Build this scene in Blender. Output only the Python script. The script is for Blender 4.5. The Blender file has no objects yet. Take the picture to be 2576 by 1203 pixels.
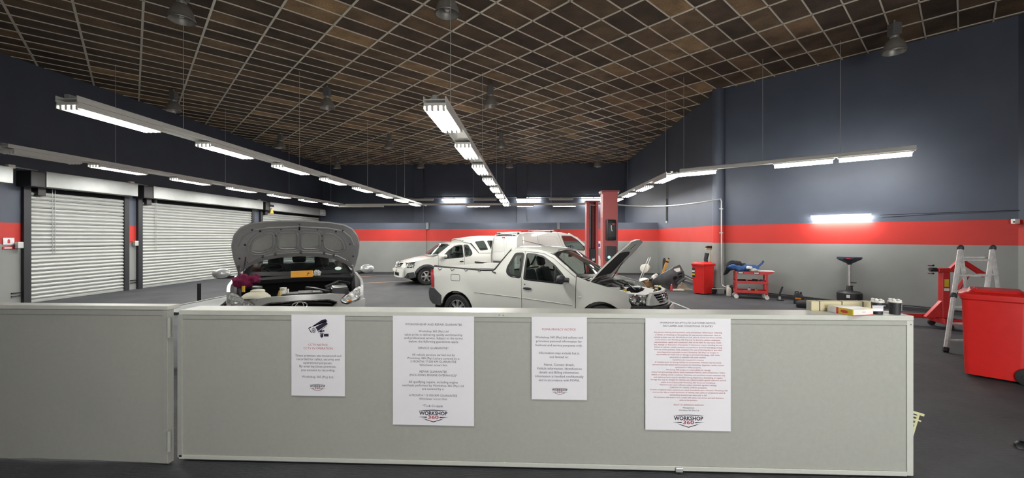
import bpy, bmesh, math, random
from mathutils import Vector, Matrix, geometry
random.seed(7)
S = bpy.context.scene
COL = S.collection
PI = math.pi
# ------------------------------------------------------------------ camera, world, exposure
FPX, CX, HY, EYE, YAW = 1041.0, 1288.0, 597.0, 1.70, math.radians(2.47)
cy_, sy_ = math.cos(YAW), math.sin(YAW)
cam_d = bpy.data.cameras.new('camera'); cam = bpy.data.objects.new('camera', cam_d); COL.objects.link(cam)
cam.location = (0, 0, EYE); cam.rotation_euler = (PI/2, 0, YAW)
cam_d.sensor_width = 36; cam_d.lens = 36*FPX/2576; cam_d.shift_y = -4.5/2576
cam_d.clip_start = .05; cam_d.clip_end = 200
S.camera = cam
wd = bpy.data.worlds.new('world'); S.world = wd; wd.use_nodes = True
wd.node_tree.nodes['Background'].inputs[0].default_value = (.55, .62, .75, 1)
wd.node_tree.nodes['Background'].inputs[1].default_value = .02
S.view_settings.view_transform = 'Standard'; S.view_settings.look = 'None'
S.view_settings.gamma = 1; S.view_settings.use_curve_mapping = False
S.view_settings.exposure = 1.05
LAMP_W = 17.0          # radiant power of one lit fixture
TUBE_E = 24.0          # brightness of a glowing tube
RAIL_Z = 3.5
# added area lamp behind the viewer, unseen; stands for daylight on the partition front
dl = bpy.data.lights.new('entrance_daylight', 'AREA'); dl.shape = 'RECTANGLE'; dl.size = 4.6; dl.size_y = 2.5; dl.energy = 215; dl.color = (1, .985, .95)
dlo = bpy.data.objects.new('entrance_daylight', dl); COL.objects.link(dlo); dlo.location = (3.2, -4.05, 1.45); dlo.rotation_euler = (PI/2, 0, 0)
CEIL = 6.2
# ------------------------------------------------------------------ places
def P(px, py, zc):
    xc = (px-CX)/FPX*zc
    return Vector((xc*cy_-zc*sy_, zc*cy_+xc*sy_, EYE-(py-HY)*zc/FPX))
def G(px, py):
    return P(px, py, FPX*EYE/(py-HY))
def CW(xc, zc, z=0):
    return Vector((xc*cy_-zc*sy_, zc*cy_+xc*sy_, z))
def on_line(px, p0, d):
    """where the sight line of a photo column meets the vertical plane through p0 along d -> (x, y, depth)"""
    t = (px-CX)/FPX; rx, ry = t*cy_-sy_, cy_+t*sy_
    zc = (p0[0]*d[1]-p0[1]*d[0])/(rx*d[1]-ry*d[0])
    return rx*zc, ry*zc, zc
# ------------------------------------------------------------------ mesh helpers
class MB:
    def __init__(s): s.v = []; s.f = []
    def add(s, vs, fs):
        n = len(s.v); s.v += [tuple(v) for v in vs]; s.f += [tuple(i+n for i in f) for f in fs]; return s
    def box(s, x0, x1, y0, y1, z0, z1, M=None):
        vs = [Vector((x, y, z)) for z in (z0, z1) for x, y in ((x0, y0), (x1, y0), (x1, y1), (x0, y1))]
        if M: vs = [M @ v for v in vs]
        return s.add(vs, [(0,3,2,1),(4,5,6,7),(0,1,5,4),(1,2,6,5),(2,3,7,6),(3,0,4,7)])
    def cbox(s, c, d, M=None):
        return s.box(c[0]-d[0]/2, c[0]+d[0]/2, c[1]-d[1]/2, c[1]+d[1]/2, c[2]-d[2]/2, c[2]+d[2]/2, M)
    def tube(s, pts, r, n=8, cap=True, r1=None):
        pts = [Vector(p) for p in pts]; m = len(pts); rings = []
        t0 = (pts[1]-pts[0]).normalized(); up = Vector((0,0,1)) if abs(t0.z) < .9 else Vector((1,0,0))
        a = t0.cross(up).normalized()
        for i, p in enumerate(pts):
            t = (pts[min(i+1, m-1)]-pts[max(i-1, 0)]).normalized()
            a = (a-t*a.dot(t)).normalized(); b = t.cross(a)
            rr = r if r1 is None else r+(r1-r)*i/(m-1)
            rings.append([p+(a*math.cos(2*PI*k/n)+b*math.sin(2*PI*k/n))*rr for k in range(n)])
        fs = []
        for i in range(m-1):
            for k in range(n):
                fs.append((i*n+k, i*n+(k+1) % n, (i+1)*n+(k+1) % n, (i+1)*n+k))
        if cap: fs += [tuple(range(n))[::-1], tuple((m-1)*n+k for k in range(n))]
        return s.add([v for r_ in rings for v in r_], fs)
    def lathe(s, prof, n=24, M=None, sx=1, sy=1, cap=True):
        vs = []; fs = []; m = len(prof)
        for r, z in prof:
            for k in range(n):
                v = Vector((r*sx*math.cos(2*PI*k/n), r*sy*math.sin(2*PI*k/n), z)); vs.append(M @ v if M else v)
        for i in range(m-1):
            for k in range(n): fs.append((i*n+k, i*n+(k+1) % n, (i+1)*n+(k+1) % n, (i+1)*n+k))
        if cap: fs += [tuple(range(n))[::-1], tuple((m-1)*n+k for k in range(n))]
        return s.add(vs, fs)
    def prism(s, poly, h0, h1, M=None):
        n = len(poly); vs = [Vector((x, y, h0)) for x, y in poly]+[Vector((x, y, h1)) for x, y in poly]
        if M: vs = [M @ v for v in vs]
        return s.add(vs, [tuple(range(n))[::-1], tuple(range(n, 2*n))]+[(k, (k+1) % n, n+(k+1) % n, n+k) for k in range(n)])
    def ball(s, c, r, n=12, M=None):
        c = Vector(c); r = (r, r, r) if not hasattr(r, '__len__') else r
        vs = []; fs = []; m = n//2
        for i in range(1, m):
            a = PI*i/m
            for k in range(n):
                v = Vector((r[0]*math.sin(a)*math.cos(2*PI*k/n), r[1]*math.sin(a)*math.sin(2*PI*k/n), r[2]*math.cos(a)))
                vs.append(c+(M @ v if M else v))
        for sg in (1, -1):
            v = Vector((0, 0, r[2]*sg)); vs.append(c+(M @ v if M else v))
        for i in range(m-2):
            for k in range(n): fs.append((i*n+k, (i+1)*n+k, (i+1)*n+(k+1) % n, i*n+(k+1) % n))
        N = (m-1)*n
        for k in range(n):
            fs.append((N, k, (k+1) % n)); fs.append((N+1, N-n+(k+1) % n, N-n+k))
        return s.add(vs, fs)
    def build(s, name, mat, parent=None, smooth=40, bevel=0, loc=None, rz=None, M=None, seg=2):
        me = bpy.data.meshes.new(name); me.from_pydata(s.v, [], s.f); me.validate()
        bm = bmesh.new(); bm.from_mesh(me)
        bmesh.ops.recalc_face_normals(bm, faces=bm.faces)
        if bevel:
            es = [e for e in bm.edges if len(e.link_faces) == 2 and e.calc_face_angle(0) > .6]
            try: bmesh.ops.bevel(bm, geom=es, offset=bevel, segments=seg, affect='EDGES', profile=.5, clamp_overlap=True)
            except Exception: pass
        bm.to_mesh(me); bm.free()
        if smooth:
            me.shade_smooth(); me.set_sharp_from_angle(angle=math.radians(smooth))
        me.materials.append(mat)
        o = bpy.data.objects.new(name, me); COL.objects.link(o)
        if parent: o.parent = parent
        if loc is not None: o.location = loc
        if rz is not None: o.rotation_euler = (0, 0, rz)
        if M is not None: o.matrix_local = M
        return o
from mathutils import noise as mnoise
def lump(mb, c, r, seed=0, amp=.35, n=22, fr=2.2):
    """a crumpled, folded heap: a dense ball pushed in and out by noise"""
    k0 = len(mb.v); mb.ball((0, 0, 0), 1, n); c = Vector(c)
    for k in range(k0, len(mb.v)):
        v = Vector(mb.v[k]); q = v*fr+Vector((seed*3.1, seed*1.7, seed*.9))
        d = 1+amp*mnoise.noise(q)+amp*.9*(abs(mnoise.noise(q*2.3))-.25); v = v*d
        mb.v[k] = tuple(c+Vector((v.x*r[0], v.y*r[1], max(v.z, -.75)*r[2])))
    return mb
def tag(o, label, cat, group=None, kind=None):
    o['label'] = label; o['category'] = cat
    if group: o['group'] = group
    if kind: o['kind'] = kind
    return o
def thing(name, label, cat, loc=(0,0,0), rz=0, group=None):
    o = bpy.data.objects.new(name, None); COL.objects.link(o); o.empty_display_size = .1
    o.location = loc; o.rotation_euler = (0, 0, rz)
    return tag(o, label, cat, group)
def struct(o): o['kind'] = 'structure'; return o
def copy_tree(o, parent=None):
    c = o.copy(); COL.objects.link(c); c.parent = parent
    for ch in list(o.children): copy_tree(ch, c)
    return c
def arc(cx, cz, r, a0, a1, n=10):
    return [(cx+r*math.cos(math.radians(a0+(a1-a0)*i/n)), cz+r*math.sin(math.radians(a0+(a1-a0)*i/n))) for i in range(n+1)]
def rounded(poly, r, n=4):
    out = []; N = len(poly)
    for i in range(N):
        p = Vector(poly[i]); a = Vector(poly[i-1]); b = Vector(poly[(i+1) % N])
        da = (a-p); db = (b-p)
        ra = min(r, da.length*.45); rb = min(r, db.length*.45)
        A = p+da.normalized()*ra; B = p+db.normalized()*rb
        for k in range(n+1):
            t = k/n; q = A*(1-t)**2+p*2*t*(1-t)+B*t*t; out.append((q.x, q.y))
    return out
def inset(poly, d):
    """offset a polygon inwards by d (negative: outwards)"""
    N = len(poly); ar = sum(poly[i-1][0]*poly[i][1]-poly[i][0]*poly[i-1][1] for i in range(N)); sg = 1 if ar > 0 else -1
    out = []
    for i in range(N):
        p = Vector(poly[i]); a = p-Vector(poly[i-1]); b = Vector(poly[(i+1) % N])-p
        if a.length < 1e-6 or b.length < 1e-6: out.append(tuple(p)); continue
        a.normalize(); b.normalize()
        na = Vector((-a.y, a.x))*sg; nb = Vector((-b.y, b.x))*sg; m = (na+nb)
        if m.length < .2: m = na
        m.normalize(); k = d/max(.4, m.dot(na)); q = p+m*k; out.append((q.x, q.y))
    return out
def inside(p, poly):
    x, y = p; c = False; j = len(poly)-1
    for i in range(len(poly)):
        xi, yi = poly[i]; xj, yj = poly[j]
        if (yi > y) != (yj > y) and x < (xj-xi)*(y-yi)/(yj-yi)+xi: c = not c
        j = i
    return c
def seg_dist(p, poly):
    best = 9; x, y = p
    for i in range(len(poly)):
        ax, ay = poly[i-1]; bx, by = poly[i]; dx, dy = bx-ax, by-ay; L = dx*dx+dy*dy
        t = 0 if L == 0 else max(0, min(1, ((x-ax)*dx+(y-ay)*dy)/L))
        best = min(best, math.hypot(x-ax-t*dx, y-ay-t*dy))
    return best
def dens(poly, res):
    out = []
    for i in range(len(poly)):
        a = Vector(poly[i]); b = Vector(poly[(i+1) % len(poly)]); n = max(1, int((b-a).length/res+.5))
        for k in range(n): q = a+(b-a)*k/n; out.append((q.x, q.y))
    return out
def panel(name, mat, parent, outline, fn, holes=(), res=.09, thick=.02, inward=(0, 0, 0), M=None, smooth=35):
    """a curved sheet: a flat outline with holes, triangulated and carried onto the surface fn(u, v), with a turned-in rim"""
    loops = [dens(outline, res)]+[dens(h, res) for h in holes]
    pts = []; edges = []
    for lp in loops:
        n0 = len(pts); pts += lp; edges += [(n0+i, n0+(i+1) % len(lp)) for i in range(len(lp))]
    us = [p[0] for p in loops[0]]; vs = [p[1] for p in loops[0]]
    u = min(us)+res/2
    while u < max(us):
        v = min(vs)+res/2
        while v < max(vs):
            p = (u, v)
            if inside(p, loops[0]) and not any(inside(p, h) for h in loops[1:]) and all(seg_dist(p, lp) > res*.5 for lp in loops): pts.append(p)
            v += res
        u += res
    r = geometry.delaunay_2d_cdt([Vector(p) for p in pts], edges, [], 0, 1e-5)
    V = [(p.x, p.y) for p in r[0]]; T = []
    for f in r[2]:
        c = (sum(V[i][0] for i in f)/3, sum(V[i][1] for i in f)/3)
        if inside(c, loops[0]) and not any(inside(c, h) for h in loops[1:]): T.append(tuple(f))
    V3 = [Vector(fn(*p)) for p in V]; cnt = {}
    for f in T:
        for i in range(3):
            e = (f[i], f[(i+1) % 3]); k = tuple(sorted(e)); cnt[k] = None if k in cnt else e
    inw = Vector(inward)*thick
    mb = MB(); mb.add(V3, T)
    if thick and inw.length:
        for e in cnt.values():
            if e: a, b = V3[e[0]], V3[e[1]]; mb.add([a, b, b+inw, a+inw], [(1, 0, 3, 2)])
    me = bpy.data.meshes.new(name); me.from_pydata(mb.v, [], mb.f); me.validate()
    if smooth: me.shade_smooth(); me.set_sharp_from_angle(angle=math.radians(smooth))
    me.materials.append(mat)
    o = bpy.data.objects.new(name, me); COL.objects.link(o); o.parent = parent
    if M is not None: o.matrix_local = M
    return o
def strip(name, mat, parent, pts, fn, w=.006, lift=.002):
    """thin line (seam, crease) laid along a surface"""
    d = []
    for i in range(len(pts)-1):
        a, b = Vector(pts[i]), Vector(pts[i+1]); n = max(1, int((b-a).length/.08))
        d += [a+(b-a)*k/n for k in range(n)]
    d.append(Vector(pts[-1]))
    return MB().tube([fn(p.x, p.y) for p in d], w, 6).build(name, mat, parent)
# ------------------------------------------------------------------ materials
MATS = {}
def mat(name, col, rough=.5, metal=0, var=.06, scale=14, bump=0, bscale=None, coat=0, spec=.5, emit=0, stretch=None):
    if name in MATS: return MATS[name]
    m = bpy.data.materials.new(name); m.use_nodes = True; nt = m.node_tree; b = nt.nodes['Principled BSDF']
    b.inputs['Roughness'].default_value = rough; b.inputs['Metallic'].default_value = metal
    b.inputs['Specular IOR Level'].default_value = spec
    if coat: b.inputs['Coat Weight'].default_value = coat; b.inputs['Coat Roughness'].default_value = .04
    tc = nt.nodes.new('ShaderNodeTexCoord'); mp = nt.nodes.new('ShaderNodeMapping'); nt.links.new(tc.outputs['Object'], mp.inputs[0])
    if stretch: mp.inputs['Scale'].default_value = stretch
    nz = nt.nodes.new('ShaderNodeTexNoise'); nz.inputs['Scale'].default_value = scale; nz.inputs['Detail'].default_value = 5
    nt.links.new(mp.outputs[0], nz.inputs['Vector'])
    mx = nt.nodes.new('ShaderNodeMix'); mx.data_type = 'RGBA'
    mx.inputs[6].default_value = tuple(max(0, c*(1-var*1.6)) for c in col)+(1,)
    mx.inputs[7].default_value = tuple(min(1, c*(1+var*1.6)) for c in col)+(1,)
    nt.links.new(nz.outputs['Fac'], mx.inputs[0]); nt.links.new(mx.outputs[2], b.inputs['Base Color'])
    if bump:
        n2 = nt.nodes.new('ShaderNodeTexNoise'); n2.inputs['Scale'].default_value = bscale or scale*6; n2.inputs['Detail'].default_value = 3
        nt.links.new(mp.outputs[0], n2.inputs['Vector'])
        bp = nt.nodes.new('ShaderNodeBump'); bp.inputs['Strength'].default_value = bump; bp.inputs['Distance'].default_value = .01
        nt.links.new(n2.outputs['Fac'], bp.inputs['Height']); nt.links.new(bp.outputs[0], b.inputs['Normal'])
    if emit:
        b.inputs['Emission Color'].default_value = tuple(col)+(1,); b.inputs['Emission Strength'].default_value = emit
        m.cycles.emission_sampling = 'AUTO'
    MATS[name] = m; return m
def glass(name, tint=(.75, .8, .78), rough=.02):
    if name in MATS: return MATS[name]
    m = bpy.data.materials.new(name); m.use_nodes = True; nt = m.node_tree; nt.nodes.clear()
    o = nt.nodes.new('ShaderNodeOutputMaterial'); t = nt.nodes.new('ShaderNodeBsdfTransparent'); g = nt.nodes.new('ShaderNodeBsdfGlossy')
    t.inputs[0].default_value = tint+(1,); g.inputs['Roughness'].default_value = rough
    lw = nt.nodes.new('ShaderNodeLayerWeight'); lw.inputs[0].default_value = .5
    pw = nt.nodes.new('ShaderNodeMath'); pw.operation = 'POWER'; pw.inputs[1].default_value = 4.5; nt.links.new(lw.outputs['Facing'], pw.inputs[0])
    f = nt.nodes.new('ShaderNodeMath'); f.operation = 'MULTIPLY_ADD'; f.inputs[1].default_value = .9; f.inputs[2].default_value = .045; nt.links.new(pw.outputs[0], f.inputs[0])
    x = nt.nodes.new('ShaderNodeMixShader')
    nt.links.new(f.outputs[0], x.inputs[0]); nt.links.new(t.outputs[0], x.inputs[1]); nt.links.new(g.outputs[0], x.inputs[2]); nt.links.new(x.outputs[0], o.inputs[0])
    MATS[name] = m; return m
def wall_mat(name, top=None):
    """paint in bands by height: grey dado, red stripe, charcoal above"""
    m = bpy.data.materials.new(name); m.use_nodes = True; nt = m.node_tree; b = nt.nodes['Principled BSDF']; b.inputs['Roughness'].default_value = .55
    g = nt.nodes.new('ShaderNodeNewGeometry'); sp = nt.nodes.new('ShaderNodeSeparateXYZ'); nt.links.new(g.outputs['Position'], sp.inputs[0])
    nz = nt.nodes.new('ShaderNodeTexNoise'); nz.inputs['Scale'].default_value = 1.3; nz.inputs['Detail'].default_value = 6; nt.links.new(g.outputs['Position'], nz.inputs['Vector'])
    dv = nt.nodes.new('ShaderNodeMath'); dv.operation = 'DIVIDE'; dv.inputs[1].default_value = 4; nt.links.new(sp.outputs['Z'], dv.inputs[0])
    cr = nt.nodes.new('ShaderNodeValToRGB'); cr.color_ramp.interpolation = 'CONSTANT'; e = cr.color_ramp.elements
    e[0].position = 0; e[0].color = (.245, .255, .247, 1); e[1].position = 1.525/4; e[1].color = (.50, .030, .022, 1)
    k = e.new(2.06/4); k.color = (.075, .090, .124, 1)
    nt.links.new(dv.outputs[0], cr.inputs[0])
    mx = nt.nodes.new('ShaderNodeMix'); mx.data_type = 'RGBA'; mx.blend_type = 'MULTIPLY'; mx.inputs[0].default_value = .25
    nt.links.new(cr.outputs[0], mx.inputs[6]); nt.links.new(nz.outputs['Color'], mx.inputs[7])
    mr = nt.nodes.new('ShaderNodeMapRange'); mr.inputs[3].default_value = .8; mr.inputs[4].default_value = 1.15; nt.links.new(nz.outputs['Fac'], mr.inputs[0])
    vm = nt.nodes.new('ShaderNodeVectorMath'); vm.operation = 'SCALE'; nt.links.new(cr.outputs[0], vm.inputs[0]); nt.links.new(mr.outputs[0], vm.inputs['Scale'])
    nt.links.new(vm.outputs[0], b.inputs['Base Color'])
    n2 = nt.nodes.new('ShaderNodeTexNoise'); n2.inputs['Scale'].default_value = 60; nt.links.new(g.outputs['Position'], n2.inputs['Vector'])
    bp = nt.nodes.new('ShaderNodeBump'); bp.inputs['Strength'].default_value = .12; bp.inputs['Distance'].default_value = .01
    nt.links.new(n2.outputs['Fac'], bp.inputs['Height']); nt.links.new(bp.outputs[0], b.inputs['Normal'])
    nt.nodes.remove(mx)
    return m
def floor_mat():
    m = bpy.data.materials.new('rubber_floor'); m.use_nodes = True; nt = m.node_tree; b = nt.nodes['Principled BSDF']
    g = nt.nodes.new('ShaderNodeNewGeometry'); mp = nt.nodes.new('ShaderNodeMapping'); nt.links.new(g.outputs['Position'], mp.inputs[0])
    n1 = nt.nodes.new('ShaderNodeTexNoise'); n1.inputs['Scale'].default_value = .9; n1.inputs['Detail'].default_value = 7; n1.inputs['Roughness'].default_value = .65
    nt.links.new(mp.outputs[0], n1.inputs['Vector'])
    cr = nt.nodes.new('ShaderNodeValToRGB'); e = cr.color_ramp.elements; e[0].position = .3; e[0].color = (.047, .050, .056, 1); e[1].position = .72; e[1].color = (.088, .090, .096, 1)
    nt.links.new(n1.outputs['Fac'], cr.inputs[0]); nt.links.new(cr.outputs[0], b.inputs['Base Color'])
    mp2 = nt.nodes.new('ShaderNodeMapping'); mp2.inputs['Scale'].default_value = (16, 60, 1); nt.links.new(g.outputs['Position'], mp2.inputs[0])
    v = nt.nodes.new('ShaderNodeTexNoise'); v.inputs['Scale'].default_value = 1; v.inputs['Detail'].default_value = 2; nt.links.new(mp2.outputs[0], v.inputs['Vector'])
    bp = nt.nodes.new('ShaderNodeBump'); bp.inputs['Strength'].default_value = .55; bp.inputs['Distance'].default_value = .012
    nt.links.new(v.outputs['Fac'], bp.inputs['Height']); nt.links.new(bp.outputs[0], b.inputs['Normal'])
    b.inputs['Roughness'].default_value = .7; b.inputs['Specular IOR Level'].default_value = .18
    return m
def tile_mat():
    """brown strawboard, each board its own shade, speckled"""
    m = bpy.data.materials.new('strawboard'); m.use_nodes = True; nt = m.node_tree; b = nt.nodes['Principled BSDF']; b.inputs['Roughness'].default_value = .8
    g = nt.nodes.new('ShaderNodeNewGeometry'); oi = nt.nodes.new('ShaderNodeObjectInfo')
    ad = nt.nodes.new('ShaderNodeMath'); ad.operation = 'ADD'; nt.links.new(g.outputs['Random Per Island'], ad.inputs[0]); nt.links.new(oi.outputs['Random'], ad.inputs[1])
    fr = nt.nodes.new('ShaderNodeMath'); fr.operation = 'FRACT'; nt.links.new(ad.outputs[0], fr.inputs[0])
    cr = nt.nodes.new('ShaderNodeValToRGB'); e = cr.color_ramp.elements
    e[0].position = 0; e[0].color = (.062, .040, .024, 1); e[1].position = 1; e[1].color = (.36, .23, .11, 1)
    for p, c in ((.35, (.088, .058, .034)), (.65, (.130, .086, .047)), (.88, (.20, .13, .068))): k = e.new(p); k.color = c+(1,)
    nt.links.new(fr.outputs[0], cr.inputs[0])
    n1 = nt.nodes.new('ShaderNodeTexNoise'); n1.inputs['Scale'].default_value = 45; n1.inputs['Detail'].default_value = 4; nt.links.new(g.outputs['Position'], n1.inputs['Vector'])
    n2 = nt.nodes.new('ShaderNodeTexNoise'); n2.inputs['Scale'].default_value = 2.2; n2.inputs['Detail'].default_value = 4; nt.links.new(g.outputs['Position'], n2.inputs['Vector'])
    ml = nt.nodes.new('ShaderNodeMath'); ml.operation = 'MULTIPLY'; nt.links.new(n1.outputs['Fac'], ml.inputs[0]); nt.links.new(n2.outputs['Fac'], ml.inputs[1])
    mr = nt.nodes.new('ShaderNodeMapRange'); mr.inputs[1].default_value = .08; mr.inputs[2].default_value = .42; mr.inputs[3].default_value = .35; mr.inputs[4].default_value = 1.6; nt.links.new(ml.outputs[0], mr.inputs[0])
    vm = nt.nodes.new('ShaderNodeVectorMath'); vm.operation = 'SCALE'; nt.links.new(cr.outputs[0], vm.inputs[0]); nt.links.new(mr.outputs[0], vm.inputs['Scale'])
    nt.links.new(vm.outputs[0], b.inputs['Base Color'])
    return m
WALL = wall_mat('banded_paint'); FLOOR = floor_mat(); TILE = tile_mat()
M_bar = mat('grid_bar_paint', (.74, .69, .57), .30, 0, .1, 3)
M_black = mat('black_plastic', (.018, .018, .020), .42)
M_blackm = mat('black_matte', (.010, .010, .011), .8, spec=.12)
M_dark = mat('dark_grey_plastic', (.055, .057, .062), .55, bump=.15)
M_white = mat('white_paint', (.78, .78, .75), .4)
M_whitep = mat('white_plastic', (.74, .73, .66), .45)
M_alu = mat('brushed_aluminium', (.62, .63, .63), .35, .9, .1, 30)
M_galv = mat('galvanised_steel', (.56, .59, .575), .34, .55, .08, 5)
M_chrome = mat('chrome', (.85, .85, .86), .08, 1, .03)
M_red = mat('red_enamel', (.52, .020, .022), .38)
M_lift = mat('lift_red_enamel', (.50, .085, .085), .4)
M_bin = mat('red_bin_plastic', (.62, .016, .014), .38, bump=.05, bscale=90)
M_rubber = mat('tyre_rubber', (.020, .020, .021), .75, bump=.2)
M_tube = mat('glowing_tube', (1, .985, .94), .4, emit=TUBE_E, var=0)
M_tray = mat('white_tray', (.72, .72, .68), .35)
M_carw = mat('white_car_paint', (.73, .74, .70), .28, 0, .02, 3, coat=.8)
M_cars = mat('silver_car_paint', (.56, .57, .57), .30, .45, .03, 90, coat=.8)
M_seat = mat('dark_seat_fabric', (.030, .032, .038), .85, bump=.3)
M_glass = glass('tinted_window_glass', (.62, .68, .66))
M_lens = glass('clear_lens', (.98, .99, .99))
M_redlens = mat('red_lamp_lens', (.45, .012, .02), .12, coat=.6)
M_amber = mat('amber_lens', (.75, .25, .04), .2)
M_part = mat('grey_partition_paint', (.335, .345, .315), .5, 0, .04, 30, bump=.12, bscale=220)
M_partt = mat('pale_partition_edge', (.50, .515, .475), .42, 0, .04, 20)
M_paper = mat('white_paper', (.74, .735, .78), .6, var=.01)
M_ink = mat('dark_ink', (.018, .015, .035), .6)
M_inkr = mat('dark_red_ink', (.38, .03, .055), .6)
M_card = mat('buff_cardboard', (.52, .47, .31), .7)
# ================================================================== room
XL, XR, YB, YF = -12.9, 5.75, 25.3, -4.0
P1 = (5.75, 12.96); P2 = (9.89, 8.82)
floor = struct(MB().prism([(XL, YF), (P2[0], YF), P2, P1, (XR, YB), (XL, YB)], -.1, 0).build('floor', FLOOR, smooth=0))
def wallq(name, a, b, z0=0, z1=CEIL+.1, t=.2):
    a, b = Vector(a), Vector(b); d = (b-a).normalized(); n = Vector((d.y, -d.x))
    return struct(MB().prism([tuple(a), tuple(b), tuple(b+n*t), tuple(a+n*t)], z0, z1).build(name, WALL, smooth=0))
wf = wallq('wall_front', (XL, YF), (.8, YF)); wallq('wall_front_right', (5.6, YF), (P2[0], YF)); wallq('wall_front_top', (.8, YF), (5.6, YF), 2.75)
dr = struct(MB().box(.8, 5.6, -4.08, -4.0, 2.69, 2.75).build('door_5', M_dark, smooth=0))  # unseen entrance frame, added to house the area lamp
for x in (.83, 2.4, 4.0, 5.57): MB().box(x-.03, x+.03, -4.08, -4.0, 0, 2.69).build('door_mullion', M_dark, dr, 0)
wallq('wall_far_right', (P2[0], YF), P2); wallq('wall_angled', P2, P1)
wallq('wall_right', P1, (XR, YB)); wb = wallq('wall_back', (XR, YB), (XL, YB)); wallq('wall_left', (XL, YB), (XL, YF))
for x in (-6.85, -.5):
    struct(MB().box(x-.3, x+.3, YB-.14, YB-.002, 0, CEIL).build('pilaster', WALL, None, 0, .01))
# half-height partition in front of the back wall
YP = 18.9
wp = struct(MB().box(-9.2, XR, YP+.03, YP+.15, 0, 2.33).build('wall_partition', WALL, smooth=0))
for x0, x1 in ((-9.2, -4.78), (-4.66, 1.25), (1.35, XR)):
    MB().box(x0, x1, YP, YP+.03, .0, 2.36).build('panel', WALL, wp, 0)
M_dado = mat('partition_post_paint', (.20, .215, .23), .5)
for x in (-4.72, 1.30): MB().box(x-.06, x+.06, YP-.05, YP+.03, 2.06, 2.37).build('post', M_dado, wp, 0, .004)
# round column where the right wall turns
col = struct(MB().lathe([(.17, 0), (.17, CEIL)], 20, Matrix.Translation((P1[0]-.02, P1[1]-.10, 0)), cap=False).build('pillar', WALL))
# skirtings
M_skirt = mat('dark_skirting', (.05, .05, .053), .5)
def skirt(name, a, b):
    a, b = Vector(a), Vector(b); d = (b-a).normalized(); n = Vector((-d.y, d.x))
    return struct(MB().prism([tuple(a), tuple(b), tuple(b+n*.015), tuple(a+n*.015)], 0, .09).build(name, M_skirt, smooth=0))
skirt('baseboard_right', P1, (XR, YP)); skirt('baseboard_angled', P2, P1); skirt('baseboard_far_right', (P2[0], YF), P2); skirt('baseboard_back', (XR, YP-.0), (-9.2, YP-.0))
# floor markings
M_line = mat('worn_white_line', (.50, .50, .47), .6, 0, .3, 6); M_oline = mat('worn_orange_line', (.50, .26, .14), .6, 0, .3, 6)
def line(a, b, w, m, z=.004):
    a, b = Vector((a[0], a[1])), Vector((b[0], b[1])); d = (b-a).normalized(); n = Vector((-d.y, d.x))*w/2
    MB().prism([tuple(a-n), tuple(b-n), tuple(b+n), tuple(a+n)], .0005, z).build('marking_line', m, floor, 0)
line(G(1630, 736), G(1790, 801), .045, M_line)
line(G(700, 705), G(1045, 690.5), .07, M_oline); line(G(820, 717), G(1060, 706), .07, M_oline)
# ------------------------------------------------------------------ ceiling: boards in a grid turned 45 degrees
ceiling = struct(MB().prism([(XL, YF), (P2[0], YF), P2, P1, (XR, YB), (XL, YB)], CEIL+.05, CEIL+.12).build('ceiling', M_blackm, smooth=0))
def clip(poly, n, c):
    out = []
    for i in range(len(poly)):
        a, b = poly[i-1], poly[i]; da = a[0]*n[0]+a[1]*n[1]-c; db = b[0]*n[0]+b[1]*n[1]-c
        if (da <= 0) != (db <= 0):
            t = da/(da-db); out.append((a[0]+(b[0]-a[0])*t, a[1]+(b[1]-a[1])*t))
        if db <= 0: out.append(b)
    return out
def room_clip(poly):
    cy = sum(p[1] for p in poly)/len(poly)
    pl = [((-1, 0), -XL), ((0, -1), -YF), ((0, 1), YB)]
    pl += [((1, 0), XR)] if cy > P1[1] else [((1, 1), P1[0]+P1[1]), ((1, 0), P2[0])]
    for n, c in pl:
        poly = clip(poly, n, c)
        if len(poly) < 3: return None
    return poly
def proj(x, y, z):
    xc, zc = x*cy_+y*sy_, y*cy_-x*sy_
    return (CX+FPX*xc/zc, HY-FPX*(z-EYE)/zc) if zc > .3 else None
r2 = math.sqrt(.5); ORG = P(1434, 1, FPX*(CEIL-EYE)/(HY-1))      # one crossing read off near the top of the view
B0 = Vector((1.0*r2, 1.0*r2)); A0 = Vector((-r2, r2)); TB, TA = .995, .4975      # long side runs along B, short along A
def gp(i, j): return (ORG.x+B0.x*TB*i+A0.x*TA*j, ORG.y+B0.y*TB*i+A0.y*TA*j)
tiles = []
for i in range(-30, 30):
    for j in range(-60, 60):
        q = [gp(i, j), gp(i+1, j), gp(i+1, j+1), gp(i, j+1)]
        if min(p[0] for p in q) > P2[0] or max(p[0] for p in q) < XL or min(p[1] for p in q) > YB or max(p[1] for p in q) < YF: continue
        c = room_clip(q)
        if not c or len(c) < 3: continue
        whole = all(abs(a[0]-b[0])+abs(a[1]-b[1]) < 1e-6 for a, b in zip(c, q)) if len(c) == 4 else False
        pr = [proj(p[0], p[1], CEIL) for p in c]
        area = 0
        if all(pr):
            pr = [(min(2576, max(0, u)), min(1203, max(0, v))) for u, v in pr]
            area = abs(sum(pr[k-1][0]*pr[k][1]-pr[k][0]*pr[k-1][1] for k in range(len(pr))))/2
        tiles.append((area, i, j, c, whole))
tiles.sort(key=lambda t: -t[0])
def tile_mb(c, o=(0, 0)):
    ctr = (sum(p[0] for p in c)/len(c), sum(p[1] for p in c)/len(c))
    lo = [(p[0]+(ctr[0]-p[0])*.012-o[0], p[1]+(ctr[1]-p[1])*.012-o[1]) for p in c]
    return lo
tile_src = None
far = MB()
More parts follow.
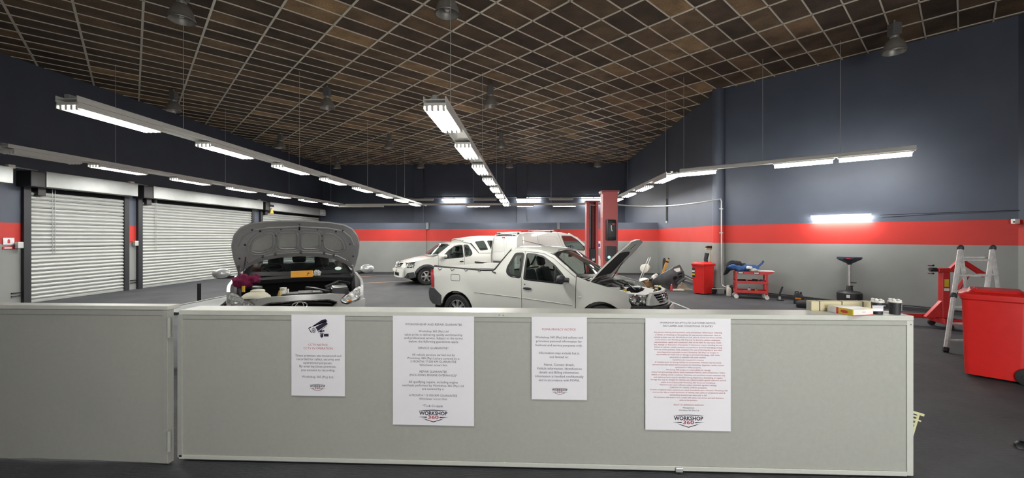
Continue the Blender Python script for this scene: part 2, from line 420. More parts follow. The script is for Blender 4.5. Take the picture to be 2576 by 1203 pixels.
for k, (area, i, j, c, whole) in enumerate(tiles):
    dz = random.uniform(-.002, .004)
    if k < 300 and area > 30:
        g = gp(i, j)
        if whole:
            if tile_src is None:
                tile_src = MB().prism(tile_mb(c, g), 0, .03).build('tile', TILE, ceiling, 0).data
                o = ceiling.children[-1] if ceiling.children else None
                o = [x for x in ceiling.children if x.data == tile_src][0]
            else:
                o = bpy.data.objects.new('tile', tile_src); COL.objects.link(o); o.parent = ceiling
            o.location = (g[0], g[1], CEIL+dz)
        else:
            o = MB().prism(tile_mb(c, g), 0, .03).build('tile', TILE, ceiling, 0); o.location = (g[0], g[1], CEIL+dz)
    else: far.prism(tile_mb(c), CEIL+dz, CEIL+.03)
o = far.build('distant_tiles', TILE, ceiling, 0); o['kind'] = 'stuff'
def bar(p, d, hw, L=45):
    a = Vector(p)-d*L; n = Vector((-d.y, d.x))*hw
    lo, hi = None, None; steps = 1800
    for s in range(steps):
        q = a+d*(2*L*s/steps)
        ok = XL < q.x < P2[0] and YF < q.y < YB and (q.x < XR if q.y > P1[1] else q.x+q.y < P1[0]+P1[1])
        if ok: lo = q if lo is None else lo; hi = q
    if lo is None or (hi-lo).length < .3: return
    MB().prism([tuple(lo-n), tuple(hi-n), tuple(hi+n), tuple(lo+n)], CEIL-.014, CEIL+.002).build('grid_bar', M_bar, ceiling, 0)
for i in range(-30, 30): bar(gp(i, 0), A0, .020)
for j in range(-60, 60): bar(gp(0, j), B0, .0125)
# ------------------------------------------------------------------ roller shutters in the left wall
M_slat = mat('shutter_slat_steel', (.46, .475, .46), .38, .25, .06, 4)
M_rail = mat('shutter_guide_black', (.020, .021, .026), .5)
def slat_mb(L):
    n = 6; mb = MB(); vs = []
    prof = [(.0, .000)]+[(.004+.036*math.sin(PI*k/n)**.8, .012+.076*k/n) for k in range(n+1)]+[(0, .097)]
    for x in (0, L): vs += [(d, x, z) for d, z in prof]
    m = len(prof); return mb.add(vs, [(k, k+1, m+k+1, m+k) for k in range(m-1)]+[tuple(range(m)), tuple(range(m, 2*m))[::-1]])
def shutter(n, y0, y1, ztop, zbox, blen0, blen1, hidden=False):
    d = thing('door_%d' % n, '', '', (XL, y0, 0)); struct(d); del d['label'], d['category']
    L = y1-y0; pitch = .104; k = int((ztop-.07)/pitch); src = None
    MB().box(.002, .012, 0, L, 0, ztop+.1).build('shutter_backing', M_blackm, d, 0)
    for q in range(k):
        if src is None: o = slat_mb(L-.10).build('slat', M_slat, d, 50); src = o.data
        else: o = bpy.data.objects.new('slat', src); COL.objects.link(o); o.parent = d
        o.location = (.02, .05, .075+q*pitch+random.uniform(-.004, .004)); o.rotation_euler = (random.uniform(-.0012, .0012), 0, 0)
    MB().box(.01, .05, .04, L-.04, .005, .075).build('bottom_bar', M_galv, d, 0, .006)
    for y in (-.10, L-.06): MB().box(.0, .085, y, y+.16, 0, ztop+.12).build('guide_rail', M_rail, d, 0, .008)
    b = MB().box(.0, .42, blen0, blen1, zbox-.40, zbox).build('shutter_box', mat('shutter_box_steel', (.38, .40, .39), .36, .4, .08, 5), d, 0, .008)
    MB().box(.02, .415, blen0+.3*(blen1-blen0)-.01, blen0+.3*(blen1-blen0)+.01, zbox-.405, zbox+.004).build('box_joint', M_galv, b, 0)
    MB().box(.0, .40, blen0-.32, blen0, zbox-.42, zbox-.02).build('motor_box', M_black, d, 0, .015)
    MB().box(.03, .16, blen0+.02, blen0+.20, zbox-.62, zbox-.40).build('motor_arm', M_black, d, 0, .01)
    MB().tube([(.30, blen0-.62, zbox+.02), (.30, blen0-.32, zbox+.01), (.30, blen0-.1, zbox-.0)], .014, 6).build('conduit', M_galv, d)
    MB().cbox((.30, blen0-.66, zbox+.02), (.10, .14, .09)).build('junction_box', M_whitep, d, 0, .01)
    for y in (.62, .68): MB().tube([(.07, blen0+y-.2, zbox-.42), (.07, blen0+y-.2, 1.25)], .006, 5).build('pull_chain', M_galv, d)
    MB().cbox((.09, -.20, 1.50), (.09, .12, .16)).build('lock_box', M_galv, d, 0, .01)
    for z in (.22, .30): MB().box(.0, .03, -.30, -.09, z-.012, z+.012).build('bracket', M_rail, d, 0)
    return d
shutter(1, 10.05, 12.62, 2.94, 3.40, .12, 2.62)
shutter(2, 13.12, 18.65, 2.94, 3.40, .10, 5.75)
shutter(3, 19.30, 24.75, 2.94, 3.40, .10, 5.45)
shutter(4, 4.1, 9.1, 2.94, 3.40, .10, 5.38)
# ------------------------------------------------------------------ hanging lights
def fixture(label, loc, rz, group, lit=True, L=1.22, single=False, W=LAMP_W, cat='light'):
    t = thing('strip_light', label, cat, loc, rz, group)
    if single:
        MB().box(-L/2, L/2, -.05, .05, -.005, .04).build('tray', M_tray, t, 0, .006)
        ys = (0,); r = .045
    else:
        MB().box(-L/2-.04, L/2+.04, -.155, .155, -.010, .03).build('tray', M_tray, t, 0, .004)
        for s in (-1, 1): MB().prism([(-.16*1, -.055), (-.155, -.055), (-.150, -.008), (-.158, -.008)], -L/2-.04, L/2+.04,
            Matrix(((0, 0, 1, 0), (-s, 0, 0, 0), (0, 1, 0, 0), (0, 0, 0, 1)))).build('side_lip', M_tray, t, 0)
        ys = (-.115, -.04, .04, .115); r = .017
    for y in ys:
        zt = -.045 if single else -.046
        MB().tube([(-L/2+.03, y, zt), (L/2-.03, y, zt)], r, 8).build('tube', M_tube if lit else M_whitep, t)
        if not single:
            for s in (-1, 1): MB().cbox((s*(L/2), y, -.040), (.05, .034, .062)).build('lamp_holder', M_whitep, t, 0, .004)
    if lit:
        ld = bpy.data.lights.new('lamp_light', 'AREA'); ld.shape = 'RECTANGLE'; ld.size = L; ld.size_y = .10 if single else .28
        ld.energy = W*(.7 if single else 1); ld.color = (1, .985, .945)
        lo = bpy.data.objects.new('lamp_light', ld); COL.objects.link(lo); lo.parent = t; lo.location = (0, 0, -.10 if not single else -.13)
    return t
ORD = ['first', 'second', 'third', 'fourth', 'fifth', 'sixth', 'seventh', 'eighth', 'ninth']
def trunk(label, a, b, w=.30, wires=(), z=RAIL_Z):
    a, b = Vector(a), Vector(b); c = (a+b)/2; d = b-a; L = d.length; rz = math.atan2(d.y, d.x)
    t = thing('light_trunking', label, 'light rail', (c.x, c.y, z+.062), rz)
    MB().box(-L/2, L/2, -w/2, w/2, .0, .012).build('channel', M_tray, t, 0)
    for s in (-1, 1): MB().box(-L/2, L/2, s*w/2-.006, s*w/2+.006, -.03, .05).build('channel_side', M_tray, t, 0)
    MB().box(-L/2, L/2, -.03, .03, .012, .07).build('cable_tray', M_galv, t, 0)
    for s in wires: MB().tube([(-L/2+s*L, 0, .05), (-L/2+s*L, 0, CEIL-z-.045)], .006, 5).build('hanging_wire', M_galv, t)
    return t
MIDX, LEFX, LWX = -1.29, -6.25, -10.8
def row(x, ys, name, group, mid=False, wires=()):
    trunk('white trunking carrying the %s' % name, (x, ys[0]-.66), (x, ys[-1]+1.9), wires=wires)
    for k, y in enumerate(ys):
        fixture('%s glowing four-tube fixture from near end of %s' % (ORD[k], name), (x, y, RAIL_Z+.0), PI/2, group)
row(MIDX, [6.22+2.33*k for k in range(8)], 'long middle row', 'four-tube fixtures of the middle row', wires=(.06, .3, .55, .8))
row(LEFX, [5.98+2.33*k for k in range(8)], 'long left row', 'four-tube fixtures of the left row', wires=(.1, .3, .55, .8))
trunk('white trunking along the roller shutters', (LWX, 8.0), (LWX, 23.6), wires=(.15, .4, .65, .9))
for k, y in enumerate([10.45+2.33*q for q in range(6)]):
    fixture('%s glowing fixture from the near end of the row along the roller shutters' % ORD[k], (LWX, y, RAIL_Z), PI/2, 'fixtures of the row along the shutters')
fixture('unlit fixture at the near end of the row along the roller shutters', (LWX, 8.75, RAIL_Z), PI/2, None, lit=False)
RX = 4.15
trunk('white trunking along the right wall behind the red lift posts', (RX, 12.3), (RX, 23.2), wires=(.05, .5))
for k, y in enumerate([12.95+2.33*q for q in range(5)]):
    fixture('%s glowing fixture from the near end of the row along the far right wall' % ORD[k], (RX, y, RAIL_Z), PI/2, 'fixtures along the far right wall')
# the row that follows the angled wall
ca, cb = Vector((4.25, 11.9)), Vector((8.10, 9.04)); cd = (cb-ca)
trunk('white trunking following the angled right wall', ca, cb, w=.12, wires=(.02, .42, .74))
for k, (u0, u1, nm) in enumerate(((1690, 1803, 'bare batten at the far end of the row over the tool trolley'), (1945, 2099, 'bare batten in the middle of the row above the oil drainer'), (2107, 2299, 'bare batten at the near end of the row above the ladder side'))):
    a = on_line(u0, ca, cd); b = on_line(u1, ca, cd); L = math.hypot(b[0]-a[0], b[1]-a[1])
    fixture('glowing '+nm, ((a[0]+b[0])/2, (a[1]+b[1])/2, RAIL_Z-.0), math.atan2(cd.y, cd.x), 'battens of the angled row', L=L, single=True, W=LAMP_W*1.1)
# batten on the angled wall
wd_ = (P2[0]-P1[0], P2[1]-P1[1]); off = Vector((-r2, -r2))*.09; q1 = (P1[0]+off.x, P1[1]+off.y)
a = on_line(2040, q1, wd_); b = on_line(2193, q1, wd_)
tb = fixture('single glowing batten mounted low on the angled wall above the oil drainer', ((a[0]+b[0])/2, (a[1]+b[1])/2, 2.23), -PI/4, None, L=math.hypot(b[0]-a[0], b[1]-a[1]), single=True, W=LAMP_W*.5)
MB().tube([(.75, .03, .0), (1.6, .06, .01), (3.0, .075, .015)], .006, 5).build('cable', M_black, tb)
# cross rows at the back
trunk('white trunking crossing the hall near the back wall', (LWX+.2, 23.45), (RX, 23.45), wires=(.2, .5, .8))
for k, (u, w, lit) in enumerate(((880, 1.25, 0), (935, 1.25, 0), (1203, 1.25, 1), (1321, .9, 1), (1420, 1.25, 1))):
    a = on_line(u, (0, 23.45), (1, 0))
    fixture('%s %s fixture from the left in the cross row near the back wall' % (ORD[k], 'lit' if lit else 'unlit'), (a[0], 23.45, RAIL_Z), 0, 'fixtures of the cross row', lit=bool(lit), L=w)
MB_z = 4.02
for k, (u0, u1, lit) in enumerate(((1030, 1091, 0), (1111, 1171, 1), (1191, 1250, 0), (1298, 1361, 1), (1380, 1443, 0), (1463, 1525, 1))):
    a = on_line(u0, (0, YB-.2), (1, 0)); b = on_line(u1, (0, YB-.2), (1, 0))
    t = fixture('%s batten from the left on the back wall, %s' % (ORD[k], 'glowing' if lit else 'unlit'), ((a[0]+b[0])/2, YB-.2, MB_z), 0, 'battens on the back wall', lit=bool(lit), L=b[0]-a[0], single=True)
    MB().box(-.04, .04, .0, .2, .035, .06).build('bracket', M_galv, t, 0)
t = thing('cable_conduit', 'long thin conduit feeding the battens on the back wall', 'conduit', (0, YB-.05, MB_z+.1))
MB().tube([(-8, 0, 0), (5.5, 0, 0)], .022, 6).build('pipe', M_galv, t)
# unseen fixtures added above the viewer; steep light inferred from the yellow box's shadow
fixture('four-tube fixture over the entrance walkway, right of the viewer', (3.3, 1.1, 3.6), 0, None, W=LAMP_W*1.0)
fixture('four-tube fixture over the entrance walkway, left of the viewer', (-1.6, 1.1, 3.6), 0, None, W=LAMP_W*.3)
# ------------------------------------------------------------------ bell lamps under the ceiling (not lit)
M_bell = mat('dull_spun_aluminium', (.42, .41, .38), .45, .6, .1, 12); M_bulb = mat('frosted_bulb', (.7, .7, .66), .3)
def bell(label, px, py, rim=5.52):
    p = P(px, py, FPX*(rim-EYE)/(HY-py))
    t = thing('bell_lamp', label, 'lamp', (p.x, p.y, rim), 0, 'bell lamps under the ceiling')
    MB().lathe([(.21, 0), (.213, .012), (.205, .02), (.20, .06), (.18, .13), (.145, .21), (.10, .27), (.075, .29), (.068, .285), (.09, .262), (.135, .205), (.17, .13), (.19, .06), (.198, .0)], 28, cap=False).build('reflector', M_bell, t)
    MB().lathe([(.022, .24), (.03, .19), (.055, .14), (.058, .10), (.035, .06), (.005, .05)], 14).build('bulb', M_bulb, t)
    MB().lathe([(.075, .285), (.08, .30), (.08, .34), (.05, .36)], 16).build('collar', M_bell, t)
    MB().box(-.085, .085, -.085, .085, .35, .60).build('gear_box', mat('gear_box_grey', (.16, .16, .16), .5), t, 0, .015)
    MB().tube([(0, 0, .6), (0, 0, CEIL-rim-.012)], .012, 6).build('hanger', M_galv, t)
for l, x, y in (('bell lamp nearest the top edge, left of the middle row', 457, 52), ('bell lamp directly above the near end of the middle row', 1125, 36), ('bell lamp close to the angled wall at the right', 2250, 132),
    ('hazy bell lamp above the left light row', 437, 280), ('bell lamp between the left and the middle light rows, nearest pair', 823, 272), ('bell lamp just right of the near end of the middle row', 1234, 268),
    ('small bell lamp above the second fixture of the left row', 705, 373), ('bell lamp left of the middle row, second from the near side', 979, 373), ('bell lamp right of the middle row, second from the near side', 1261, 371),
    ('tiny bell lamp in the far left before the back wall', 848, 424), ('far bell lamp in front of the back wall left of the middle row', 1058, 423), ('far bell lamp in front of the back wall right of the middle row', 1282, 422), ('far bell lamp above the red lift posts', 1503, 420)):
    bell(l, x, y)
# ================================================================== low grey partition with its gate
YC = 3.035
t = thing('low_partition', 'long low grey partition wall with pale top ledge carrying four notices', 'partition', (0, YC, 0))
PX0, PX1, PH = -2.66, 2.695, 1.147
MB().box(PX0, PX1, .0, .10, .045, PH-.035).build('front_panel', M_part, t, 0, .004)
MB().box(PX0, PX1+.0, -.010, .20, PH-.036, PH).build('top_ledge', M_partt, t, 0, .004)
MB().box(PX0, PX1-.03, -.006, .0, PH-.068, PH-.038).build('upper_trim', M_part, t, 0, .002)
MB().box(PX1-.045, PX1, -.008, .118, .02, PH-.036).build('end_post', M_partt, t, 0, .004)
MB().box(PX0-.012, PX0+.028, -.010, .10, .03, PH-.036).build('hinge_post', M_part, t, 0, .004)
MB().box(PX0, PX1-.045, -.010, .0, .018, .050).build('bottom_trim', M_partt, t, 0, .003)
MB().box(.60, 2.6, .02, .09, .0, .045).build('plinth', M_dark, t, 0); MB().box(-2.6, .4, .02, .09, .0, .045).build('plinth', M_dark, t, 0)
for x, y, z in ((-.195, -.013, 1.128), (-.225, -.013, 1.13), (PX1-.02, -.011, 1.085)): MB().tube([(x, y, z), (x, y+.01, z)], .004, 6).build('screw', M_dark, t)
MB().cbox((1.07, -.015, .03), (.05, .02, .03)).build('floor_latch', M_galv, t, 0, .003)
g = thing('partition_gate', 'plain grey swing gate at the left end of the partition with two hinges', 'gate', (-2.69, YC-.065, 0))
GH = 1.188
gb = [(-1.9, .04)]+[(-1.9+.12*k, .035+random.uniform(-.006, .006)-(.018*k/15)) for k in range(1, 15)]+[(0, .012)]
MB().prism(gb+[(0, GH-.03), (-1.9, GH-.03)], -.045, .0, Matrix(((1,0,0,0),(0,0,-1,0),(0,1,0,0),(0,0,0,1)))).build('gate_leaf', M_part, g, 0)
MB().box(-1.9, .005, -.012, .10, GH-.03, GH).build('top_ledge', M_partt, g, 0, .004)
MB().box(-1.9, -.03, -.006, .0, GH-.07, GH-.032).build('upper_trim', M_part, g, 0, .002)
MB().box(-.040, .0, -.008, .0, .02, GH-.03).build('edge_trim', M_part, g, 0, .002)
for z in (1.03, .185):
    h = MB().tube([(.012, -.010, z-.075), (.012, -.010, z+.075)], .013, 10).build('hinge', M_part, g)
    MB().box(-.028, .0, -.011, -.008, z-.07, z+.07).build('hinge_leaf', M_part, h, 0)
# ------------------------------------------------------------------ notices
def face(px, py):
    t_ = (px-CX)/FPX; zc = (YC-.012)/(cy_+t_*sy_); return t_*zc*cy_-zc*sy_, EYE-(py-HY)*zc/FPX
FC = bpy.data.curves.new('lettering_source', 'FONT')
FO = bpy.data.objects.new('lettering_source', FC)
def text_poly(s, bold=0.0):
    FC.body = s; FC.size = 1; FC.align_x = 'CENTER'; FC.resolution_u = 2; FC.offset = bold; FC.fill_mode = 'FRONT'
    COL.objects.link(FO); bpy.context.view_layer.update()
    me = bpy.data.meshes.new_from_object(FO.evaluated_get(bpy.context.evaluated_depsgraph_get()))
    COL.objects.unlink(FO)
    vs = [(v.co.x, v.co.y) for v in me.vertices]; fs = [tuple(p.vertices) for p in me.polygons]; bpy.data.meshes.remove(me)
    return vs, fs
def add_text(mb, s, px, py, wpx, M, hscale=None, bold=0.0):
    """one line of writing centred at photo point (px, py), wpx wide"""
    vs, fs = text_poly(s, bold)
    if not vs: return
    x0 = min(v[0] for v in vs); x1 = max(v[0] for v in vs)
    a = face(px-wpx/2, py); b = face(px+wpx/2, py); k = (b[0]-a[0])/(x1-x0); c = ((a[0]+b[0])/2, (a[1]+b[1])/2)
    hz = k if hscale is None else hscale
    mb.add([M @ Vector(((v[0]-(x0+x1)/2)*k+c[0], (v[1]-.36)*hz+c[1], 0)) for v in vs], fs)
def add_poly(mb, pts, M): mb.add([M @ Vector((x, y, 0)) for x, y in pts], [tuple(range(len(pts)))])
def logo(mbk, mbr, cx, cy, w, M):
    def q(u, v): return face(cx+u*w, cy+v*w)
    K = .00
    for pts in ([(-.5, -.185), (0, -.205), (.5, -.175), (.30, -.168), (0, -.180), (-.30, -.172)],
        [(-.5, .030), (-.33, .022), (-.22, .020), (-.20, .050), (-.24, .058), (-.40, .040)], [(.5, .042), (.33, .034), (.22, .030), (.19, .058), (.23, .066), (.40, .050)],
        [(-.36, .065), (0, .180), (0, .205), (-.25, .122)], [(.36, .075), (.25, .130), (0, .205), (0, .180)]):
        add_poly(mbk, [q(*p) for p in pts], M)
    a = face(cx, cy-.10*w)
    add_text(mbk, 'WORKSHOP', cx, cy-.092*w, w*.92, M, bold=.03, hscale=.155*w*.0029*1.1)
    add_text(mbr, '360', cx, cy+.035*w, w*.35, M, bold=.02, hscale=.115*w*.0029*1.3)
MP = Matrix(((1, 0, 0, 0), (0, 0, 1, -.0016), (0, 1, 0, 0), (0, 0, 0, 1)))
def notice(label, x0, y0, x1, y1, lines, lg, extra=None):
    a = face(x0, y0); b = face(x1, y1); yy = YC-.0115
    n = tag(MB().box(a[0], b[0], yy, yy+.0013, b[1], a[1]).build('notice', M_paper, None, 0), label, 'notice', None)
    n.location.y = 0
    k, r = MB(), MB(); M = Matrix.Translation((0, yy-.0008, 0)) @ Matrix(((1, 0, 0, 0), (0, 0, 1, 0), (0, 1, 0, 0), (0, 0, 0, 1)))
    for s, px, py, w, c in lines: add_text(r if c else k, s, px, py, w, M, bold=-.004)
    logo(k, r, lg[0], lg[1], lg[2], M)
    if extra: extra(k, M)
    k.build('lettering', M_ink, n, 0)['kind'] = 'stuff'; r.build('red_lettering', M_inkr, n, 0)['kind'] = 'stuff'
    return n
def L(rows, ox, oy, sc, red=()):
    return [(s, ox+(a+b)/2*sc, oy+y*sc, (b-a)*sc, 1 if (red == 1 or k in red) else 0) for k, (s, y, a, b) in enumerate(rows)]
def cctv(k, M):
    def q(pts): add_poly(k, [face(720+x*.1912, 780+y*.1912) for x, y in pts], M)
    q([(330, 222), (470, 130), (520, 122), (545, 150), (370, 216)][:5]); q([(385, 226), (522, 152), (548, 185), (415, 280)]); q([(415, 288), (545, 196), (530, 212), (420, 298)])
    q([(288, 238), (325, 220), (332, 228), (302, 244), (338, 298), (328, 304)]); q([(350, 212), (520, 140), (526, 148), (362, 218)][:4])
    for r0, r1 in ((36, 30), (24, 17), (10, 0)):
        ring = []
        for i in range(20):
            a0, a1 = 2*PI*i/20, 2*PI*(i+1)/20; c = (362, 268)
            e = [(c[0]+r0*.75*math.cos(a0), c[1]+r0*math.sin(a0)), (c[0]+r0*.75*math.cos(a1), c[1]+r0*math.sin(a1))]
            e += [(c[0]+r1*.75*math.cos(a1), c[1]+r1*math.sin(a1)), (c[0]+r1*.75*math.cos(a0), c[1]+r1*math.sin(a0))] if r1 else [c]
            q(e)
    q([(440, 278), (478, 262), (482, 292), (440, 296)]); q([(484, 266), (500, 262), (503, 284), (488, 288)]); q([(440, 303), (495, 303), (495, 310), (440, 310)])
    q([(445, 314), (452, 314), (452, 350), (445, 350)]); q([(462, 312), (488, 314), (488, 348), (478, 362), (462, 366), (452, 356)]); q([(496, 314), (558, 314), (558, 350), (496, 350)])
notice('white security camera notice, a camera drawing at the top, on the partition', 733, 791.5, 867.5, 997.5, L([('CCTV NOTICE', 460, 290, 545), ('CCTV IN OPERATION', 505, 228, 612),
    ('These premises are monitored and', 602, 118, 722), ('recorded for safety, security and', 648, 137, 700), ('operational purposes.', 695, 225, 605), ('By entering these premises,', 742, 175, 657),
    ('you consent to recording.', 790, 195, 642), ('Workshop 360 (Pty) Ltd.', 880, 205, 625)], 720, 780, .1912, (0, 1)), (798.8, 975.5, 41.5), cctv)
notice('large white workmanship and repair guarantee notice, second from the gate', 988, 794.5, 1192.5, 1072.5, L([('WORKMANSHIP AND REPAIR GUARANTEE', 142, 190, 745), ('Workshop 360 (Pty) Ltd', 208, 322, 612),
    ('takes pride in delivering quality workmanship', 242, 185, 750), ('and professional service. Subject to the terms', 274, 183, 752), ('below, the following guarantees apply:', 308, 228, 713), ('SERVICE GUARANTEE*', 372, 318, 615),
    ('All vehicle services carried out by', 438, 258, 675), ('Workshop 360 (Pty) Ltd are covered by a:', 472, 208, 722), ('3 MONTH / 7 500 KM GUARANTEE', 505, 243, 690), ('Whichever occurs first', 538, 330, 603),
    ('REPAIR GUARANTEE', 603, 332, 598), ('(INCLUDING ENGINE OVERHAULS)*', 637, 232, 698), ('All qualifying repairs, including engine', 704, 225, 704), ('overhauls performed by Workshop 360 (Pty) Ltd,', 738, 163, 768),
    ('are covered by a:', 770, 357, 570), ('6 MONTH / 15 000 KM GUARANTEE', 835, 232, 698), ('Whichever occurs first', 868, 327, 601), ("*T's & C's apply.", 936, 362, 564)], 970, 780, .2577), (1090, 1047, 77))
notice('white privacy notice with a red heading, third from the gate', 1337, 797, 1476.5, 1007, L([('POPIA PRIVACY NOTICE', 245, 222, 642), ('Workshop 360 (Pty) Ltd collects and', 345, 133, 732), ('processes personal information for', 394, 145, 722),
    ('business and service purposes only.', 444, 138, 727), ('Information may include but is', 543, 180, 688), ('not limited to:', 592, 315, 552), ('Name, Contact details,', 690, 245, 627), ('Vehicle information, Identification', 739, 153, 717),
    ('details and Billing information.', 788, 182, 690), ('Information is handled confidentially', 838, 133, 741), ('and in accordance with POPIA.', 886, 178, 693)], 1320, 780, .1995, (0,)), (1408, 985, 42))
T4 = [('WORKSHOP 360 (PTY) LTD CUSTOMER NOTICE,', 213, 388, 1475), ('DISCLAIMER AND CONDITIONS OF ENTRY', 278, 450, 1425)]
T5 = [('Any person entering these premises, using any facilities, delivering or collecting', 400, 272, 1602), ('a vehicle, or remaining on the premises for any purpose whatsoever, does so', 450, 298, 1575),
    ('entirely at their own risk. All vehicles are left, parked, stored and driven entirely', 497, 274, 1600), ("at the owner's risk. Workshop 360 (Pty) Ltd, its directors, owners, employees,", 546, 298, 1572),
    ('representatives, agents and contractors shall not be liable for any injury, death,', 595, 280, 1590), ('loss, damage or destruction of property of whatsoever nature, including but not', 643, 272, 1603),
    ('limited to vehicles, vehicle contents, accessories or personal belongings arising', 692, 278, 1600), ('from use of the premises, theft, vandalism, fire, acts of third parties or any other', 740, 272, 1603),
    ('cause beyond its reasonable control. Workshop 360 (Pty) Ltd accepts no', 790, 333, 1540), ('responsibility for theft, loss or damage to personal belongings, cash, tools,', 837, 313, 1560),
    ('electronics or valuables left inside vehicles.', 887, 580, 1290), ('Customers are requested to remove', 937, 638, 1243), ('all valuables prior to leaving vehicles on the premises. Vehicles may be moved,', 985, 287, 1593),
    ('operated and road tested where necessary for workshop, diagnostic, quality control,', 1035, 238, 1643), ('operational or safety purposes.', 1083, 683, 1195), ('Workshop 360 accepts no responsibility for damage', 1133, 508, 1378),
    ('arising from pre-existing defects, latent mechanical failures, worn components, hidden', 1180, 222, 1663)]
T6 = [('defects or existing vehicle conditions. Estimates and quotations remain estimates only', 97, 205, 1517), ('and additional faults may be identified during diagnostics, dismantling or repairs.', 142, 245, 1475),
    ('Storage fees may be charged for vehicles not collected within agreed collection periods', 185, 190, 1535), ('and/or in accordance with Workshop 360 Terms and Conditions.', 232, 375, 1345),
    ('Payment is due upon collection unless otherwise agreed in writing.', 275, 353, 1365), ('Collection of a vehicle confirms acceptance', 320, 530, 1195),
    ('of work completed unless concerns are raised immediately upon collection. Workshop 360', 365, 178, 1557), ('reserves the right to retain possession of vehicles, keys, parts or components until all', 408, 220, 1513),
    ('outstanding amounts have been paid in full.', 455, 530, 1192), ('All customers and visitors must comply with safety instructions and staff directions', 500, 243, 1492), ('while on the premises.', 547, 700, 1028), ('RIGHT OF ADMISSION RESERVED', 632, 602, 1133)]
T7 = [('Management', 680, 765, 968), ('Workshop 360 (Pty) Ltd', 725, 690, 1047)]
notice('large white customer notice of dense small print, nearest the cups', 1623.5, 800.5, 1838.5, 1085.5, L(T4, 1610, 785, .1288)+L(T5, 1610, 785, .1288, 1)+L(T6, 1610, 930, .1413, 1)+L(T7, 1610, 930, .1413), (1732, 1060, 80))
# ------------------------------------------------------------------ things on the ledge
def Mx(rz, loc): return Matrix.Translation(loc) @ Matrix.Rotation(rz, 4, 'Z')
M_yel = mat('yellow_print', (.62, .47, .035), .35); M_redp = mat('red_print', (.55, .03, .05), .4); M_plast = mat('clear_film', (.72, .72, .70), .2)
# long cardboard carton lying along the back of the ledge
yb = YC+.166; xa = on_line(2041, (0, yb), (1, 0))[0]; xb = on_line(2197, (0, yb), (1, 0))[0]; LC = xb-xa
b = thing('cardboard_carton', 'long narrow buff cardboard carton with black straps lying on the partition ledge', 'box', (xa, yb, PH), math.radians(-.8))
MB().box(0, LC, -.0, .060, 0, .072).build('carton', M_card, b, 0, .003)
MB().box(-.002, .004, .008, .052, .010, .062).build('end_label', mat('grey_label', (.33, .33, .31), .6), b, 0)
for x in (.06, .22, .37): MB().box(x-.003, x+.003, -.0015, .0615, -.0, .0735).build('strap', M_black, b, 0)
# flat yellow box whose front corner overhangs the ledge
N = CW(2.385, 2.895, PH); rzb = math.radians(16)
b = thing('yellow_box', 'flat yellow and white printed box overhanging the front edge of the partition', 'box', (N.x, N.y, PH), rzb)
BW, BL, BH = .185, .188, .046
MB().box(0, BW, 0, BL, 0, BH).build('carton', M_yel, b, 0, .002)
MB().box(.004, BW-.004, .006, BL-.004, BH, BH+.001).build('white_top', M_white, b, 0)
MB().box(.006, BW-.003, -.0012, .002, .006, BH-.002).build('white_end', M_white, b, 0)
MB().box(.0, BW, -.0015, .002, -.0, .0055).build('red_edge', M_redp, b, 0); MB().box(.085, .115, -.0018, -.0012, .022, .028).build('pale_print', mat('pale_pink_print', (.7, .5, .5), .5), b, 0)
MB().box(-.0012, .002, BL*.62, BL*.96, .001, BH-.001).build('pale_panel', M_plast, b, 0); MB().box(-.0014, .002, BL*.54, BL*.62, .0, BH).build('red_band', M_redp, b, 0)
MB().lathe([(.001, 0), (.024, 0), (.024, .0014), (.001, .0014)], 14, Matrix.Translation((.0002, BL*.32, BH*.5)) @ Matrix.Rotation(-PI/2, 4, 'Y'), sx=.42, sy=1.1).build('red_badge', M_redp, b)
# two dark takeaway cups
M_cup = mat('dark_cup_card', (.022, .024, .027), .55); M_crump = mat('crumpled_foil_wrap', (.72, .66, .60), .45, .2, .35, 30)
def cup(label, px, tagside):
    a = on_line(px, (0, YC+.055), (1, 0)); c = thing('paper_cup', label, 'cup', (a[0], YC+.055, PH), 0, 'dark cups on the ledge'); c.scale = (.86, .86, .88)
    MB().lathe([(.033, .0), (.036, .001), (.041, .09), (.0415, .10), (.039, .10), (.034, .01)], 24).build('cup_body', M_cup, c)
    MB().lathe([(.045, .096), (.047, .102), (.043, .109), (.03, .112)], 20).build('rim_lid', M_crump, c)
    for k in range(7):
        an = k*2*PI/7+.3; MB().ball((.030*math.cos(an), .030*math.sin(an), .112+.004*(k % 3)), (.016, .014, .009), 8).build('crumpled_wrap', M_crump if k % 2 else M_plast, c)
    MB().ball((-.01, -.02, .112), (.014, .012, .009), 8).build('dark_scrap', M_black, c)
    if tagside < 0: MB().box(-.075, .012, -.044, -.0425, .03, .075).build('label_tag', M_paper, c, 0); MB().box(-.075, .015, -.062, -.040, .074, .078).build('tag_flap', M_plast, c, 0)
    else: MB().box(.0405, .042, -.018, .012, .03, .085).build('label_tag', M_paper, c, 0)
cup('dark paper cup with a pale label, left one of two on the ledge', 2207, -1)
cup('dark paper cup at the end of the ledge, right one of two', 2251, 1)
# pale slotted plastic strip behind the end of the partition
q = thing('slotted_plastic_strip', 'pale yellow slotted plastic strip leaning behind the right end of the partition', 'plastic strip', (2.805, YC+.265, 0))
M_strip = mat('pale_yellow_plastic', (.60, .60, .36), .5)
Mt = Matrix.Rotation(math.radians(16), 4, 'Y')
for x in (-.03, .07): MB().box(x-.008, x+.008, 0, .006, .02, .385, Mt).build('edge_rail', M_strip, q, 0)
for k in range(11): MB().box(-.03, .07, .001, .005, .05+.03*k, .062+.03*k, Mt).build('cross_bar', M_strip, q, 0)
MB().box(-.06, .11, -.001, .007, .372, .39, Mt).build('top_bar', M_strip, q, 0); MB().box(-.06, .10, -.001, .007, .325, .336, Mt).build('cross_bar', M_strip, q, 0)
